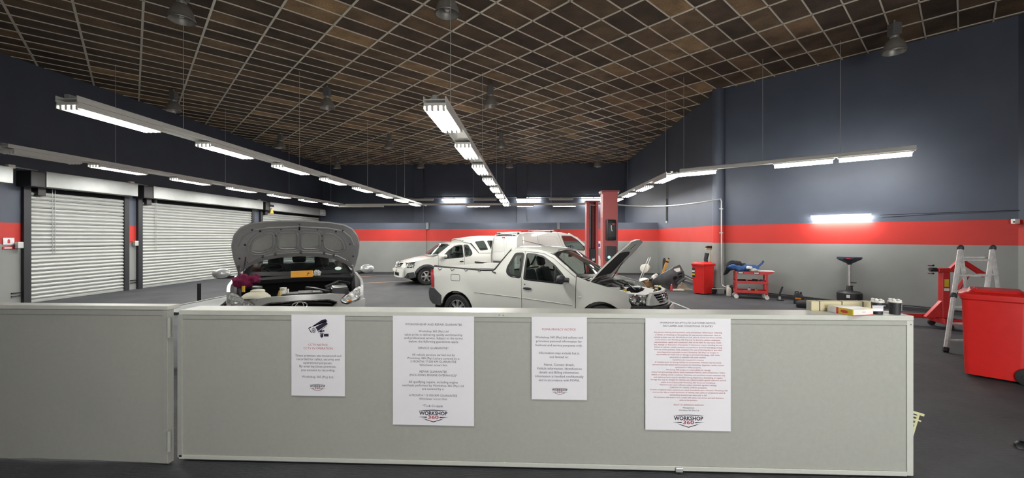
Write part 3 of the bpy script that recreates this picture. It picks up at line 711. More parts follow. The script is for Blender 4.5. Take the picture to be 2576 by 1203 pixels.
# ================================================================== vehicles
M_int = mat('cabin_trim', (.028, .029, .032), .7); M_under = mat('underbody_black', (.010, .010, .011), .85)
M_rimb = mat('machined_black_rim', (.03, .03, .033), .3, .5); M_hdark = mat('bonnet_insulation', (.022, .022, .026), .95, bump=.5, bscale=40)
M_innerw = mat('inner_white_paint', (.60, .61, .58), .45); M_inners = mat('inner_silver_paint', (.29, .29, .29), .45, .25)
M_pad = mat('grey_felt_pad', (.30, .305, .29), .95, bump=.4, bscale=60); M_engine = mat('engine_alloy', (.30, .30, .30), .5, .6, .25, 20); M_cream = mat('cream_plastic', (.60, .58, .46), .5)
M_green = mat('green_cap', (.05, .25, .20), .4); M_seam = mat('shut_line', (.02, .02, .021), .8); M_cover = mat('grey_load_cover', (.20, .20, .19), .7, bump=.2, bscale=60)
def wheel(parent, x, y, sy, R=.31, style='spoke', face=M_alu, n=7, wdt=.19):
    M = Matrix.Translation((x, y, R)) @ Matrix.Rotation(-sy*PI/2, 4, 'X'); h = wdt/2
    w = MB().lathe([(R*.64, -h), (R*.9, -h), (R*.985, -h*.8), (R, -h*.5), (R, h*.5), (R*.985, h*.8), (R*.9, h), (R*.66, h*.95)], 36, M, cap=False).build('wheel', M_rubber, parent)
    mb = MB(); mb.lathe([(R*.66, -h*.8), (R*.66, h*.75), (R*.60, h*.85), (R*.58, h*.4), (R*.58, -h*.8)], 32, M, cap=False)
    rim = mb.build('rim', face, w); 
    MB().lathe([(R*.6, h*.05), (.02, h*.05)], 24, M, cap=False).build('brake_disc', M_under, w)
    sp = MB()
    for k in range(n):
        a = 2*PI*k/n
        for da in ((-.10, .10) if style == 'twin' else (0,)):
            Mr = M @ Matrix.Rotation(a+da, 4, 'Z'); ww = .011 if style == 'twin' else .026
            sp.add([Mr @ Vector(p) for p in ((.03, -ww, h*.75), (R*.6, -ww*.8, h*.62), (R*.6, ww*.8, h*.62), (.03, ww, h*.75), (.03, -ww*1.4, h*.3), (R*.6, -ww*1.4, h*.3), (R*.6, ww*1.4, h*.3), (.03, ww*1.4, h*.3))], [(0,1,2,3),(0,4,5,1),(3,2,6,7),(1,5,6,2)])
    sp.lathe([(.05, h*.4), (.052, h*.78), (.03, h*.86), (.001, h*.86)], 16, M, cap=False)
    sp.build('spokes', face, w)
    return w
def seat(parent, x, y, z, mt, sc=1.0):
    s = MB().box(-.02, .48, -.24, .24, 0, .16).build('seat', mt, parent, 40, .05, (x, y, z), seg=3)
    bk = Matrix.Translation((x, y, z)) @ Matrix.Rotation(math.radians(-17), 4, 'Y')
    MB().box(-.06, .07, -.24, .24, .08, .64*sc).build('backrest', mt, s, 40, .05, M=s.matrix_basis.inverted() @ bk, seg=3)
    MB().box(-.04, .06, -.13, .13, .68*sc, .88*sc).build('headrest', mt, s, 40, .045, M=s.matrix_basis.inverted() @ bk, seg=3)
    return s
def steering(parent, x, y, z, tilt=-65, r=.19):
    M = Matrix.Translation((x, y, z)) @ Matrix.Rotation(math.radians(tilt), 4, 'Y')
    pts = [M @ Vector((r*math.cos(2*PI*k/24), r*math.sin(2*PI*k/24), 0)) for k in range(25)]
    mb = MB().tube(pts, .014, 8, cap=False)
    for a in (0, 2.2, 4.1): mb.tube([M @ Vector((0, 0, -.02)), M @ Vector((r*math.cos(a), r*math.sin(a), 0))], .016, 6)
    mb.ball(M @ Vector((0, 0, -.01)), .05, 10); mb.tube([M @ Vector((0, 0, 0)), M @ Vector((0, 0, -.35))], .03, 8)
    return mb.build('steering_wheel', M_black, parent)
M_refl = mat('lamp_silvering', (.95, .95, .95), .25, .12, .12, 60, bump=.5, bscale=45)
M_bowl = mat('lamp_bowl_silver', (.90, .90, .90), .16, .75, .1, 60, bump=.25, bscale=60)
def lamp_cluster(parent, outline, fn, inward, depth=.05, refl=None):
    l = panel('headlamp', M_lens, parent, outline, fn, res=.05, thick=.03, inward=inward)
    f2 = lambda a, b: Vector(fn(a, b))+Vector(inward)*depth
    m = panel('lamp_reflector', refl or M_chrome, l, inset(outline, .004), lambda a, b: f2(a, b)+Vector(inward)*(.018*math.sin(a*55)*math.sin(b*60)), res=.022, thick=.0, inward=inward, smooth=20)
    cx = sum(p[0] for p in outline)/len(outline); cz = sum(p[1] for p in outline)/len(outline)
    ax = -Vector(inward).normalized()
    q = Vector((0, 0, 1)).rotation_difference((ax+Vector((.5, 0, 0))).normalized()).to_matrix().to_4x4()
    for d, r in ((-.085, .038), (.055, .050)):
        c = Vector(fn(cx+d*(1 if refl is None else .9), cz+(.0 if refl is None else d*.35)))+Vector(inward)*depth*.55
        Mb = Matrix.Translation(c) @ q
        bw = MB().lathe([(r*.25, -r*.75), (r*.7, -r*.45), (r*.95, 0), (r*1.08, .004), (r*1.08, -.01)], 20, Mb, cap=False).build('lamp_bowl', M_bowl, l)
        MB().ball(c, r*.28, 10).build('lamp_bulb', M_whitep, bw)
    return l
# ------------------------------------------------------------------ compact white pick-up
def pk_w(x, z):
    w = .825-.14*(z-.80)**2 if z < 1.0 else .819-.40*(z-1.0)**1.15
    if x > 2.75: w -= .40*((x-2.75)/.9)**2.2
    if x < -.25: w -= .05*((-.25-x)/.45)**2
    for cx in (0, 2.82):
        r = math.hypot(x-cx, z-.31); w += .028*math.exp(-((r-.38)/.07)**2)
    return w
def make_pickup(label, loc, rz, opened, canopy):
    t = thing('pickup_truck', label, 'pickup', loc, rz)
    B = M_carw
    front = [(2.385, .30), (2.46, .30)]+arc(2.82, .31, .365, 178, 10, 12)+[(3.215, .50), (3.26, .615), (3.225, .70), (3.23, .775), (3.17, .845), (2.81, .93), (2.58, .985), (2.40, 1.05)]
    if not opened: front = [(2.385, .30), (2.46, .30)]+arc(2.82, .31, .365, 178, 20, 12)+[(3.22, .50), (3.26, .615), (3.225, .70), (3.23, .775), (3.17, .845), (2.81, .93), (2.58, .985), (2.40, 1.05)]
    door = [(1.395, .31), (2.375, .31), (2.385, 1.03), (2.31, 1.075), (1.96, 1.325), (1.76, 1.41), (1.395, 1.445)]
    win = rounded([(1.44, .965), (2.15, .925), (2.19, 1.02), (2.13, 1.085), (1.98, 1.22), (1.75, 1.36), (1.6, 1.395), (1.43, 1.405)], .025, 3)
    rail = [(1.095, 1.492), (1.39, 1.505), (1.70, 1.475), (1.96, 1.385), (2.39, 1.075), (2.385, 1.04), (1.955, 1.335), (1.755, 1.42), (1.385, 1.453), (1.10, 1.46)]
    rear = [(-.575, .56), (-.50, .40)]+arc(0, .31, .365, 165, 8, 14)+[(.45, .30), (1.383, .30), (1.383, 1.447), (1.10, 1.455), (1.02, 1.37), (.815, 1.095), (.70, 1.082), (-.59, 1.105), (-.60, 1.06), (-.56, .90), (-.555, .71), (-.575, .66)]
    qwin = rounded([(1.20, 1.405), (1.36, 1.41), (1.36, .985), (1.16, 1.01), (1.08, 1.07), (1.085, 1.16)], .04, 4)
    for sy in (-1, 1):
        fn = lambda x, z, sy=sy: (x, sy*pk_w(x, z), z); fi = lambda x, z, sy=sy: (x, sy*(pk_w(x, z)-.012), z); inw = (0, -sy, 0)
        panel('front_wing', B, t, front, fn, res=.07, thick=.03, inward=inw)
        d = panel('door', B, t, door, fn, [win], res=.08, thick=.04, inward=inw)
        panel('window_seal', M_black, d, inset(win, -.016), lambda x, z, sy=sy: (x, sy*(pk_w(x, z)+.0015), z), [inset(win, .012)], res=.08, thick=.006, inward=inw)
        panel('window', M_glass, d, inset(win, .0), fi, res=.12, thick=0)
        strip('quarter_bar', M_black, d, [(2.01, 1.19), (2.02, .935)], fn, .012)
        hy = sy*(pk_w(1.5, .81)+.012)
        MB().ball((1.505, hy, .806), (.085, .018, .022), 14).build('door_handle', M_black, d)
        MB().ball((1.455, sy*(pk_w(1.45, .875)+.002), .875), (.011, .006, .011), 8).build('lock', M_black, d)
        strip('crease', M_innerw, d, [(1.40, .632), (2.32, .578)], lambda x, z, sy=sy: (x, sy*(pk_w(x, z)+.001), z), .007)
        m = MB(); mx, mz = (2.17, 1.02); yb = sy*(pk_w(2.2, 1.0)+.11)
        m.ball((mx, yb, mz), (.075, .095, .062), 14).tube([(mx+.06, yb, mz-.02), (mx+.135, yb*.985, mz-.025)], .038, 10).tube([(mx, yb, mz-.03), (mx+.02, sy*(pk_w(2.2, .97)-.01), mz-.045)], .03, 8)
        m.build('mirror', M_dark if opened else M_carw, t)
        panel('roof_rail', B, t, rail, fn, res=.06, thick=.03, inward=inw)
        rp = panel('bed_side', B, t, rear, fn, [qwin], res=.08, thick=.03, inward=inw)
        panel('window_seal', M_black, rp, inset(qwin, -.018), lambda x, z, sy=sy: (x, sy*(pk_w(x, z)+.0015), z), [inset(qwin, .035)], res=.06, thick=.006, inward=inw)
        panel('window', M_glass, rp, qwin, fi, res=.12, thick=0)
        strip('crease', M_innerw, rp, [(.40, .672), (1.375, .634)], lambda x, z, sy=sy: (x, sy*(pk_w(x, z)+.001), z), .007)
        if sy < 0:
            fl = rounded([(-.135, .985), (.07, .985), (.07, .865), (-.135, .865)], .03, 4)
            strip('fuel_flap', M_seam, rp, fl+fl[:1], fn, .0035)
        MB().ball((2.455, sy*(pk_w(2.455, .715)+.002), .715), (.04, .008, .014), 10).build('side_repeater', M_whitep, t)
        panel('tail_lamp', M_redlens, t, [(-.565, .71), (-.565, .90), (-.605, 1.06), (-.665, 1.05), (-.655, .9), (-.63, .715)], lambda x, z, sy=sy: (x, sy*(pk_w(x, z)+.006), z), res=.05, thick=.08, inward=inw)
        panel('rear_bumper', M_dark, t, [(-.70, .45), (-.72, .60), (-.68, .695), (-.56, .695), (-.45, .62), (-.36, .56), (-.37, .37), (-.46, .36), (-.62, .38)], lambda x, z, sy=sy: (x, sy*(pk_w(x, z)+.012), z), res=.06, thick=.06, inward=inw)
        fl = lambda x, z, sy=sy: (x, sy*(pk_w(x, z)-.0), z)
        lamp_cluster(t, rounded([(3.235, .765), (3.33, .795), (3.50, .745), (3.575, .665), (3.56, .63), (3.275, .625), (3.24, .70)], .02, 3), fl, (-.35, -sy*.9, 0))
        panel('front_bumper', M_dark if opened else B, t, [(3.20, .30), (3.24, .55), (3.28, .615), (3.56, .615), (3.68, .60), (3.70, .40), (3.66, .26), (3.40, .24)], lambda x, z, sy=sy: (x, sy*(pk_w(min(x, 3.70), z)+.02), z), res=.06, thick=.04, inward=(-.5, -sy, 0))
        if canopy:
            ar = arc(2.82, .31, .43, 172, 22, 14)+arc(2.82, .31, .36, 22, 172, 14)
            panel('arch_cladding', M_dark, t, ar, lambda x, z, sy=sy: (x, sy*(pk_w(x, z)+.022), z), res=.05, thick=.04, inward=inw)
            panel('bumper_cladding', M_dark, t, [(3.20, .28), (3.25, .47), (3.45, .44), (3.55, .26), (3.40, .23)], lambda x, z, sy=sy: (x, sy*(pk_w(x, z)+.03), z), res=.05, thick=.04, inward=inw)
        for cx in (0, 2.82):
            wheel(t, cx, sy*.735, sy, .305, 'twin' if opened else 'spoke', M_rimb if opened and 0 else M_alu, 8 if opened else 6)
            ar = arc(cx, .31, .375, -5, 185, 14)
            MB().add([(x, sy*.80, z) for x, z in ar]+[(x, sy*.55, z) for x, z in ar]+[(cx, sy*.55, .3)], [(k, k+1, 16+k, 15+k) for k in range(14)]+[(15+k, 16+k, 30) for k in range(14)]).build('wheel_well', M_under, t)
    # roof, screens, bed
    roof = [(1.095, -.645), (1.095, .645), (1.40, .645), (1.72, .65), (1.925, .655), (1.965, .35), (1.98, 0), (1.965, -.35), (1.925, -.655), (1.72, -.65), (1.40, -.645)]
    panel('roof', B, t, roof, lambda x, y: (x, y, 1.535-.055*(abs(y)/.62)**2.2-.30*max(0, x-1.55)**2-.05*max(0, 1.3-x)**2), res=.10, thick=.02, inward=(0, 0, -1))
    ws = [(-.785, 1.06), (-.672, 1.385), (-.42, 1.458), (0, 1.478), (.42, 1.458), (.672, 1.385), (.785, 1.06), (.4, 1.03), (0, 1.02), (-.4, 1.03)]
    fws = lambda y, z: (1.872+(1.46-z)*1.38+.12*(1-(y/(.785-.35*(z-1.06)))**2), y, z)
    w = panel('windscreen', M_glass, t, ws, fws, res=.12, thick=0)
    panel('screen_surround', M_black, w, inset(ws, -.012), lambda y, z: Vector(fws(y, z))+Vector((.003, 0, .003)), [inset(ws, .03)], res=.1, thick=.008, inward=(-1, 0, 0))
    MB().cbox((2.0, 0, 1.36), (.03, .17, .05)).build('interior_mirror', M_black, w, 40, .012)
    bh = [(-.60, .98), (.60, .98), (.58, 1.30), (.52, 1.45), (-.52, 1.45), (-.58, 1.30)]
    c = panel('cab_back', B, t, [(-.78, .62), (.78, .62), (.78, 1.0), (.62, 1.46), (-.62, 1.46), (-.78, 1.0)], lambda y, z: (1.105-.0*z, y, z), [bh], res=.12, thick=.02, inward=(1, 0, 0))
    panel('window', M_glass, c, bh, lambda y, z: (1.11, y, z), res=.2, thick=0)
    MB().box(-.58, 2.40, -.74, .74, .30, .36).build('underbody', M_under, t, 0)
    MB().box(2.40, 3.45, -.62, .62, .28, .42).build('engine_tray', M_under, t, 0)
    for sy in (-1, 1): MB().box(2.45, 3.10, sy*.60-.01, sy*.60+.01, .42, .82).build('inner_wing', M_innerw, t, 0)
    MB().box(2.40, 2.46, -.74, .74, .36, 1.0).build('bulkhead', M_innerw, t, 0)
    MB().prism([(2.43, .50), (2.43, 1.00), (2.20, 1.02), (2.02, .90), (1.98, .62)], -.70, .70, Matrix(((1,0,0,0),(0,0,1,0),(0,1,0,0),(0,0,0,1)))).build('dashboard', M_int, t, 30, .02)
    MB().box(1.12, 2.3, -.74, .74, .36, .42).build('cabin_floor', M_int, t, 0)
    seat(t, 1.45, -.36, .48, M_seat); seat(t, 1.45, .36, .48, M_seat)
    steering(t, 1.97, -.36, .96)
    MB().box(-.56, 1.09, -.66, .66, .60, .64).build('load_bed', M_innerw, t, 0)
    panel('tailgate', B, t, [(-.70, .66), (.70, .66), (.72, 1.09), (-.72, 1.09)], lambda y, z: (-.62+.03*(z-.9)-.02*(y/.7)**2*-1, y, z), res=.15, thick=.05, inward=(1, 0, 0))
    MB().box(-.74, -.60, -.70, .70, .40, .66).build('bumper_bar', M_dark, t, 30, .03)
    # nose
    fx = lambda y, z: (3.71-.19*(abs(y)/.58)**2.2-.30*max(0, z-.62), y, z)
    nose = rounded([(-.585, .62), (.585, .62), (.56, .70), (.45, .815), (-.45, .815), (-.56, .70)], .02, 3)
    gr = rounded([(-.36, .635), (.36, .635), (.45, .785), (-.45, .785)], .02, 3)
    n = panel('grille_surround', B if canopy else M_innerw, t, nose, fx, [gr], res=.07, thick=.05, inward=(-1, 0, 0))
    panel('grille_mesh', M_blackm, n, inset(gr, -.01), lambda y, z: Vector(fx(y, z))-Vector((.05, 0, 0)), res=.12, thick=0)
    for z in (.675, .71, .75): MB().tube([Vector(fx(y*.04, z))-Vector((.012, 0, 0)) for y in range(-10, 11)], .008, 6).build('grille_slat', M_chrome, n)
    for y in (-.22, .22): MB().tube([Vector(fx(y*.9, .64)), Vector(fx(y*1.1, .785))], .013, 6).build('grille_bar', M_chrome, n)
    e = [Vector(fx(.062*math.cos(2*PI*k/24), .712+.058*math.sin(2*PI*k/24)))+Vector((.01, 0, 0)) for k in range(25)]
    MB().tube(e, .009, 6, cap=False).tube([Vector(fx(-.075, .712))+Vector((.015, 0, 0)), Vector(fx(.075, .712))+Vector((.015, 0, 0))], .013, 6).build('badge', M_chrome, n)
    low = rounded([(-.56, .28), (.56, .28), (.60, .60), (-.60, .60)], .03, 3)
    lb = panel('bumper_centre', M_dark if opened else B, t, low, lambda y, z: (3.745-.13*(abs(y)/.58)**2.4+.02*(.6-z), y, z), [rounded([(-.40, .33), (.40, .33), (.44, .45), (-.44, .45)], .02)], res=.08, thick=.05, inward=(-1, 0, 0))
    MB().box(3.66, 3.68, -.42, .42, .32, .46).build('lower_grille', M_blackm, lb, 0)
    MB().cbox((3.775, .0, .53), (.015, .46, .10)).build('number_plate', M_whitep, t, 0)
    # bonnet: built shut, hinged at x 2.56
    ho = rounded([(2.50, -.70), (2.50, .70), (2.81, .70), (3.17, .66), (3.44, .50), (3.48, .2), (3.48, -.2), (3.44, -.50), (3.17, -.66), (2.81, -.70)], .03, 3)
    hz = lambda x, y: 1.015-.115*(x-2.5)-.085*(x-2.5)**2-.055*(y/.7)**2+.012*math.exp(-((abs(y)-.42)/.06)**2)
    hp = Vector((2.55, 0, .985)); Mh = Matrix.Identity(4)
    if opened: Mh = Matrix.Translation(hp) @ Matrix.Rotation(math.radians(-56), 4, 'Y') @ Matrix.Translation(-hp)
    h = panel('bonnet', B, t, ho, lambda x, y: (x, y, hz(x, y)), res=.08, thick=.025, inward=(0, 0, -1), M=Mh)
    if opened:
        hole1 = rounded([(2.62, -.50), (2.62, .50), (3.14, .44), (3.14, -.44)], .08, 4)
        panel('bonnet_inner', M_innerw, h, inset(ho, .012), lambda x, y: (x, y, hz(x, y)-.024-.012*math.cos(9*(x-2.5))*0), [hole1]+[rounded([(3.24, a), (3.24, a+.14), (3.36, a+.12), (3.36, a+.01)], .02) for a in (-.34, -.16, .02, .20)], res=.07, thick=.01, inward=(0, 0, 1))
        panel('insulation_pad', M_hdark, h, inset(hole1, -.035), lambda x, y: (x, y, hz(x, y)-.034+.004*math.sin(x*40)*math.sin(y*30)), res=.06, thick=.01, inward=(0, 0, 1))
        # the slam panel and what fills the engine bay
        sp_ = [(3.10, -.60), (3.43, -.42), (3.47, 0), (3.43, .42), (3.10, .60), (3.06, .54), (3.28, .34), (3.31, 0), (3.28, -.34), (3.06, -.54)]
        panel('slam_panel', M_innerw, t, sp_, lambda x, y: (x, y, .80-.10*(x-3.1)), res=.08, thick=.05, inward=(0, 0, -1))
        MB().box(2.50, 3.05, -.60, -.53, .83, .88).build('wing_rail', M_innerw, t, 0, .01); MB().box(2.50, 3.05, .53, .60, .83, .88).build('wing_rail', M_innerw, t, 0, .01)
        en = MB().box(2.62, 3.02, -.30, .34, .45, .80).build('engine_block', M_black, t, 30, .03)
        MB().box(2.66, 2.98, -.26, .05, .80, .85).build('rocker_cover', M_engine, en, 30, .02)
        for k in range(4): MB().tube([(2.70, -.24+.13*k, .84), (2.84, -.26+.13*k, .90), (2.98, -.24+.13*k, .84)], .026, 8).build('intake_runner', M_black if k % 2 else M_engine, en)
        MB().tube([(2.56, -.48, .86), (2.62, -.30, .93), (2.70, .1, .94), (2.66, .45, .90)], .035, 10).build('air_hose', M_dark, en)
        MB().lathe([(.0, .88), (.09, .88), (.10, .84), (.10, .76)], 16, Matrix.Translation((2.78, .40, 0))).build('air_filter', M_dark, t)
        MB().box(3.02, 3.22, .15, .42, .62, .80).build('battery', M_black, t, 0, .01); MB().box(3.03, 3.21, .16, .41, .80, .815).build('battery_top', M_green, t, 0, .004)
        MB().box(3.0, 3.18, -.48, -.30, .60, .80).build('coolant_bottle', M_whitep, t, 30, .03); MB().lathe([(.03, .80), (.03, .84), (.0, .84)], 12, Matrix.Translation((3.09, -.39, 0))).build('bottle_cap', mat('yellow_cap', (.7, .45, .05), .4), t)
        MB().box(2.62, 2.80, -.50, -.36, .62, .86).build('fuse_box', M_dark, t, 30, .015)
        for k, (a, b_) in enumerate((((2.55, -.2, .9), (3.05, -.42, .80)), ((2.9, .1, .86), (3.2, -.1, .79)), ((2.6, .3, .9), (3.1, .5, .8)), ((2.8, -.45, .83), (3.2, -.25, .78)))):
            a, b_ = Vector(a), Vector(b_); MB().tube([a, (a+b_)/2+Vector((0, .05, .05)), b_], .012, 6).build('hose', M_black if k % 2 else M_engine, t)
        MB().box(2.42, 2.56, -.70, .70, .95, .985).build('scuttle', M_black, t, 30, .01)
        MB().tube([(2.60, .60, .87), (2.95, .60, 1.42)], .008, 6).build('bonnet_stay', M_black, t)
        for sy in (-1, 1): MB().tube([(2.52, sy*.62, .97), (2.60, sy*.62, 1.02)], .014, 6).build('bonnet_hinge', M_innerw, t)
        # soft load cover, rail and hooks
        cv = [(-.585, -.70), (.74, -.70), (.80, -.66), (1.08, -.60), (1.08, .60), (.80, .66), (.74, .70), (-.585, .70)]
        panel('load_cover', M_cover, t, cv, lambda x, y: (x, y, 1.105+.05*math.exp(-((x-.15)/.30)**2)*(1-(y/.74)**2)+.012*math.sin(3*x+y)), res=.09, thick=.03, inward=(0, 0, -1))
        for sy in (-1, 1):
            r = MB().tube([(-.60, sy*.735, 1.125), (-.2, sy*.77, 1.105), (.6, sy*.785, 1.085), (.79, sy*.78, 1.085), (.83, sy*.775, 1.12), (1.02, sy*.675, 1.375), (1.10, sy*.62, 1.485)], .020, 8).build('cover_rail', M_black, t)
            for x in (-.42, -.12, .20, .50): MB().tube([(x-.05, sy*.79, 1.09), (x, sy*.815, 1.055), (x+.05, sy*.79, 1.085)], .006, 5).build('cover_hook', M_black, r)
            MB().tube([(.78, sy*.80, 1.07), (.86, sy*.82, 1.05)], .010, 6).build('rail_end', M_black, r)
    else:
        cs = [(-.67, 1.115), (.79, 1.10), (1.08, 1.475), (1.40, 1.53), (1.34, 1.575), (.9, 1.645), (.1, 1.69), (-.50, 1.67), (-.62, 1.50)]
        w1 = rounded([(.42, 1.235), (.72, 1.215), (.90, 1.52), (.56, 1.55)], .03, 3); w2 = rounded([(-.42, 1.25), (.26, 1.24), (.40, 1.55), (-.36, 1.56)], .03, 3)
        cw = lambda z: .775-.21*max(0, z-1.12)**1.1
        cp = None
        for sy in (-1, 1):
            fn = lambda x, z, sy=sy: (x, sy*(cw(z)-.05*max(0, (x-.8)/.6)**2-.10*max(0, z-1.58)), z)
            s_ = panel('canopy_side', B, t, cs, fn, [w1, w2], res=.09, thick=.03, inward=(0, -sy, 0))
            for w_ in (w1, w2):
                panel('canopy_window_seal', M_black, s_, inset(w_, -.02), lambda x, z, fn=fn, sy=sy: Vector(fn(x, z))+Vector((0, sy*.003, 0)), [inset(w_, .015)], res=.09, thick=.006, inward=(0, -sy, 0))
                panel('canopy_window', M_glass, s_, w_, fn, res=.15, thick=0)
            strip('canopy_seal', M_black, s_, [(.79, 1.095), (1.08, 1.475)], fn, .013); strip('canopy_seal', M_black, s_, [(-.67, 1.108), (.79, 1.095)], fn, .008)
        panel('canopy_roof', B, t, [(-.62, -.60), (-.62, .60), (.9, .60), (1.40, .56), (1.47, 0), (1.40, -.56), (.9, -.60)], lambda x, y: (x, y, 1.765-.075*(y/.6)**2-.09*max(0, x-.3)**1.6-.10*max(0, -.3-x)), res=.12, thick=.03, inward=(0, 0, -1))
        panel('canopy_rear', B, t, [(-.74, 1.12), (.74, 1.12), (.60, 1.66), (-.60, 1.66)], lambda y, z: (-.68+.12*(z-1.12), y, z), res=.15, thick=.02, inward=(1, 0, 0))
        panel('canopy_front', B, t, [(-.64, 1.46), (.64, 1.46), (.55, 1.55), (0, 1.62), (-.55, 1.55)], lambda y, z: (1.40, y, z), res=.15, thick=.02, inward=(-1, 0, 0))
        MB().tube([(1.75, .2, 1.50), (1.70, .2, 1.58)], .006, 6).build('roof_aerial', M_black, t)
        for y in (-.3, .2): MB().tube([(2.48, y, 1.03), (2.36, y+.4, 1.12)], .007, 5).build('wiper', M_black, t)
        MB().lathe([(0, 0), (.03, 0), (.03, .004), (0, .004)], 14, Matrix.Translation((2.40, .56, 1.10)) @ Matrix.Rotation(math.radians(42), 4, 'Y')).build('licence_disc', M_paper, t)
    return t
o1 = CW(-.674, 8.656)
make_pickup('white pickup with raised bonnet, open engine bay and grey load cover behind the partition', (o1.x, o1.y, 0), math.radians(-28)+YAW, True, False)
o2 = CW(-.92, 16.73)
make_pickup('white pickup with closed bonnet, dark wheel arches and a white canopy, parked further back', (o2.x, o2.y, 0), math.radians(208)+YAW, False, True)
# ------------------------------------------------------------------ white panel van
def vn_w(x, z):
    w = .86-.10*(z-.8)**2 if z < 1.15 else .848-.22*(z-1.15)**1.25
    if x > 2.6: w -= .16*((x-2.6)/1.3)**2
    if x < .25: w -= .06*((.25-x)/.25)**2
    return w
def make_van(label, loc, rz):
    t = thing('panel_van', label, 'van', loc, rz); B = M_carw
    q = [(.03, .34), (.22, .32)]+arc(.72, .31, .36, 172, 8, 12)+[(1.10, .32), (1.10, .7), (.865, 1.0), (.865, 1.86), (.45, 1.845), (.16, 1.80), (.07, 1.70), (.0, 1.2), (.0, .6)]
    sd = [(1.115, .32), (1.88, .32), (1.93, 1.30), (1.80, 1.70), (1.74, 1.865), (.88, 1.86), (.88, 1.0), (1.115, .7)]
    fd = [(1.895, .32), (2.80, .32), (2.92, .60), (3.02, 1.20), (2.96, 1.42), (2.62, 1.69), (2.30, 1.81), (1.755, 1.865), (1.815, 1.70), (1.945, 1.30)]
    wn = rounded([(1.90, 1.75), (2.34, 1.74), (2.62, 1.60), (2.90, 1.35), (2.90, 1.24), (2.30, 1.26), (2.02, 1.40)], .05, 3)
    fw = [(2.93, .60), (2.83, .32)]+arc(3.12, .31, .34, 175, 15, 10)+[(3.60, .40), (3.80, .42), (3.84, .75), (3.75, 1.0), (3.45, 1.17), (3.04, 1.22)]
    for sy in (-1, 1):
        fn = lambda x, z, sy=sy: (x, sy*vn_w(x, z), z); inw = (0, -sy, 0)
        pq = panel('rear_quarter', B, t, q, fn, res=.09, thick=.03, inward=inw)
        ps_ = panel('sliding_door', B, t, sd, fn, res=.09, thick=.03, inward=inw)
        pf = panel('front_door', B, t, fd, fn, [wn], res=.09, thick=.03, inward=inw)
        panel('window_seal', M_black, pf, inset(wn, -.012), lambda x, z, sy=sy: (x, sy*(vn_w(x, z)+.002), z), [inset(wn, .014)], res=.09, thick=.006, inward=inw)
        panel('window', M_glass, pf, wn, lambda x, z, sy=sy: (x, sy*(vn_w(x, z)-.01), z), res=.15, thick=0)
        panel('front_wing', B, t, fw, fn, res=.09, thick=.03, inward=inw)
        strip('door_rail', M_seam, pq, [(.24, 1.60), (.86, 1.475)], fn, .008); strip('door_rail', M_seam, ps_, [(.89, 1.47), (1.55, 1.32)], fn, .008)
        rc = rounded([(.22, 1.30), (.22, 1.60), (.78, 1.48), (.78, 1.30)], .05); strip('pressing', M_innerw, pq, rc+rc[:1], fn, .005)
        rc = rounded([(.93, 1.40), (.93, 1.72), (1.68, 1.72), (1.80, 1.40)], .05); strip('pressing', M_innerw, ps_, rc+rc[:1], fn, .005)
        MB().ball((2.95, sy*(vn_w(2.9, 1.35)+.10), 1.40), (.06, .09, .12), 12).build('mirror', M_black, t)
        MB().box(-.03, .05, sy*.80-.04, sy*.80+.04, .42, .72).build('tail_lamp', M_redlens, t, 30, .02)
        for cx in (.72, 3.12):
            wheel(t, cx, sy*.75, sy, .30, 'spoke', M_galv, 8)
            ar = arc(cx, .31, .36, -5, 185, 12)
            MB().add([(x, sy*.80, z) for x, z in ar]+[(x, sy*.55, z) for x, z in ar], [(k, k+1, 14+k, 13+k) for k in range(12)]).build('wheel_well', M_under, t)
        for xb in (.20, 1.60): pass
    rf = [(.10, -.66), (.10, .66), (1.75, .665), (2.28, .66), (2.36, .3), (2.38, 0), (2.36, -.3), (2.28, -.66), (1.75, -.665)]
    rz_ = lambda x, y: 1.815+.085*math.sin(min(1, max(0, (x-.05)/1.7))*PI/2)-.06*(abs(y)/.66)**3-.14*max(0, x-1.9)**1.5
    panel('roof', B, t, rf, lambda x, y: (x, y, rz_(x, y)), res=.1, thick=.02, inward=(0, 0, -1))
    for xb in (.22, 1.58):
        rb = MB().tube([(xb, -.72, rz_(xb, .6)+.075), (xb, .72, rz_(xb, .6)+.075)], .016, 8).build('roof_bar', M_alu, t)
        for y in (-.58, .58): MB().box(xb-.03, xb+.03, y-.03, y+.03, rz_(xb, .6)-.02, rz_(xb, .6)+.07).build('bar_foot', M_black, rb, 30, .01)
    rx = lambda y, z: (.0+.05*max(0, (z-1.2)/.5)**2+.07*(abs(y)/.80)**4-.03*math.exp(-((z-1.0)/.12)**2), y, z)
    for a, b in ((-.80, -.105), (-.095, .80)):
        d = rounded([(a, .52), (b, .52), (b*.9 if b > 0 else b, 1.74), (a*.9 if a < -.5 else a, 1.74)], .04, 3)
        p = panel('rear_door', B, t, d, rx, res=.09, thick=.03, inward=(1, 0, 0))
        w_ = (b-a); rc = rounded([(a+.1*w_, 1.22), (b-.1*w_, 1.22), (b-.14*w_, 1.63), (a+.14*w_, 1.63)], .05); strip('pressing', M_innerw, p, rc+rc[:1], rx, .005)
    MB().box(-.01, .02, -.09, .05, 1.67, 1.71).build('brake_lamp', M_redlens, t, 30, .006)
    MB().box(-.09, .14, -.80, .80, .40, .62).build('rear_bumper', M_dark, t, 30, .04)
    MB().box(-.05, -.02, .10, .55, .80, .90).build('number_plate_trim', M_black, t, 30, .01)
    ws = [(-.74, 1.22), (-.62, 1.72), (0, 1.80), (.62, 1.72), (.74, 1.22), (0, 1.17)]
    panel('windscreen', M_glass, t, ws, lambda y, z: (2.40+(1.80-z)*1.45+.10*(1-(y/.75)**2), y, z), res=.12, thick=0)
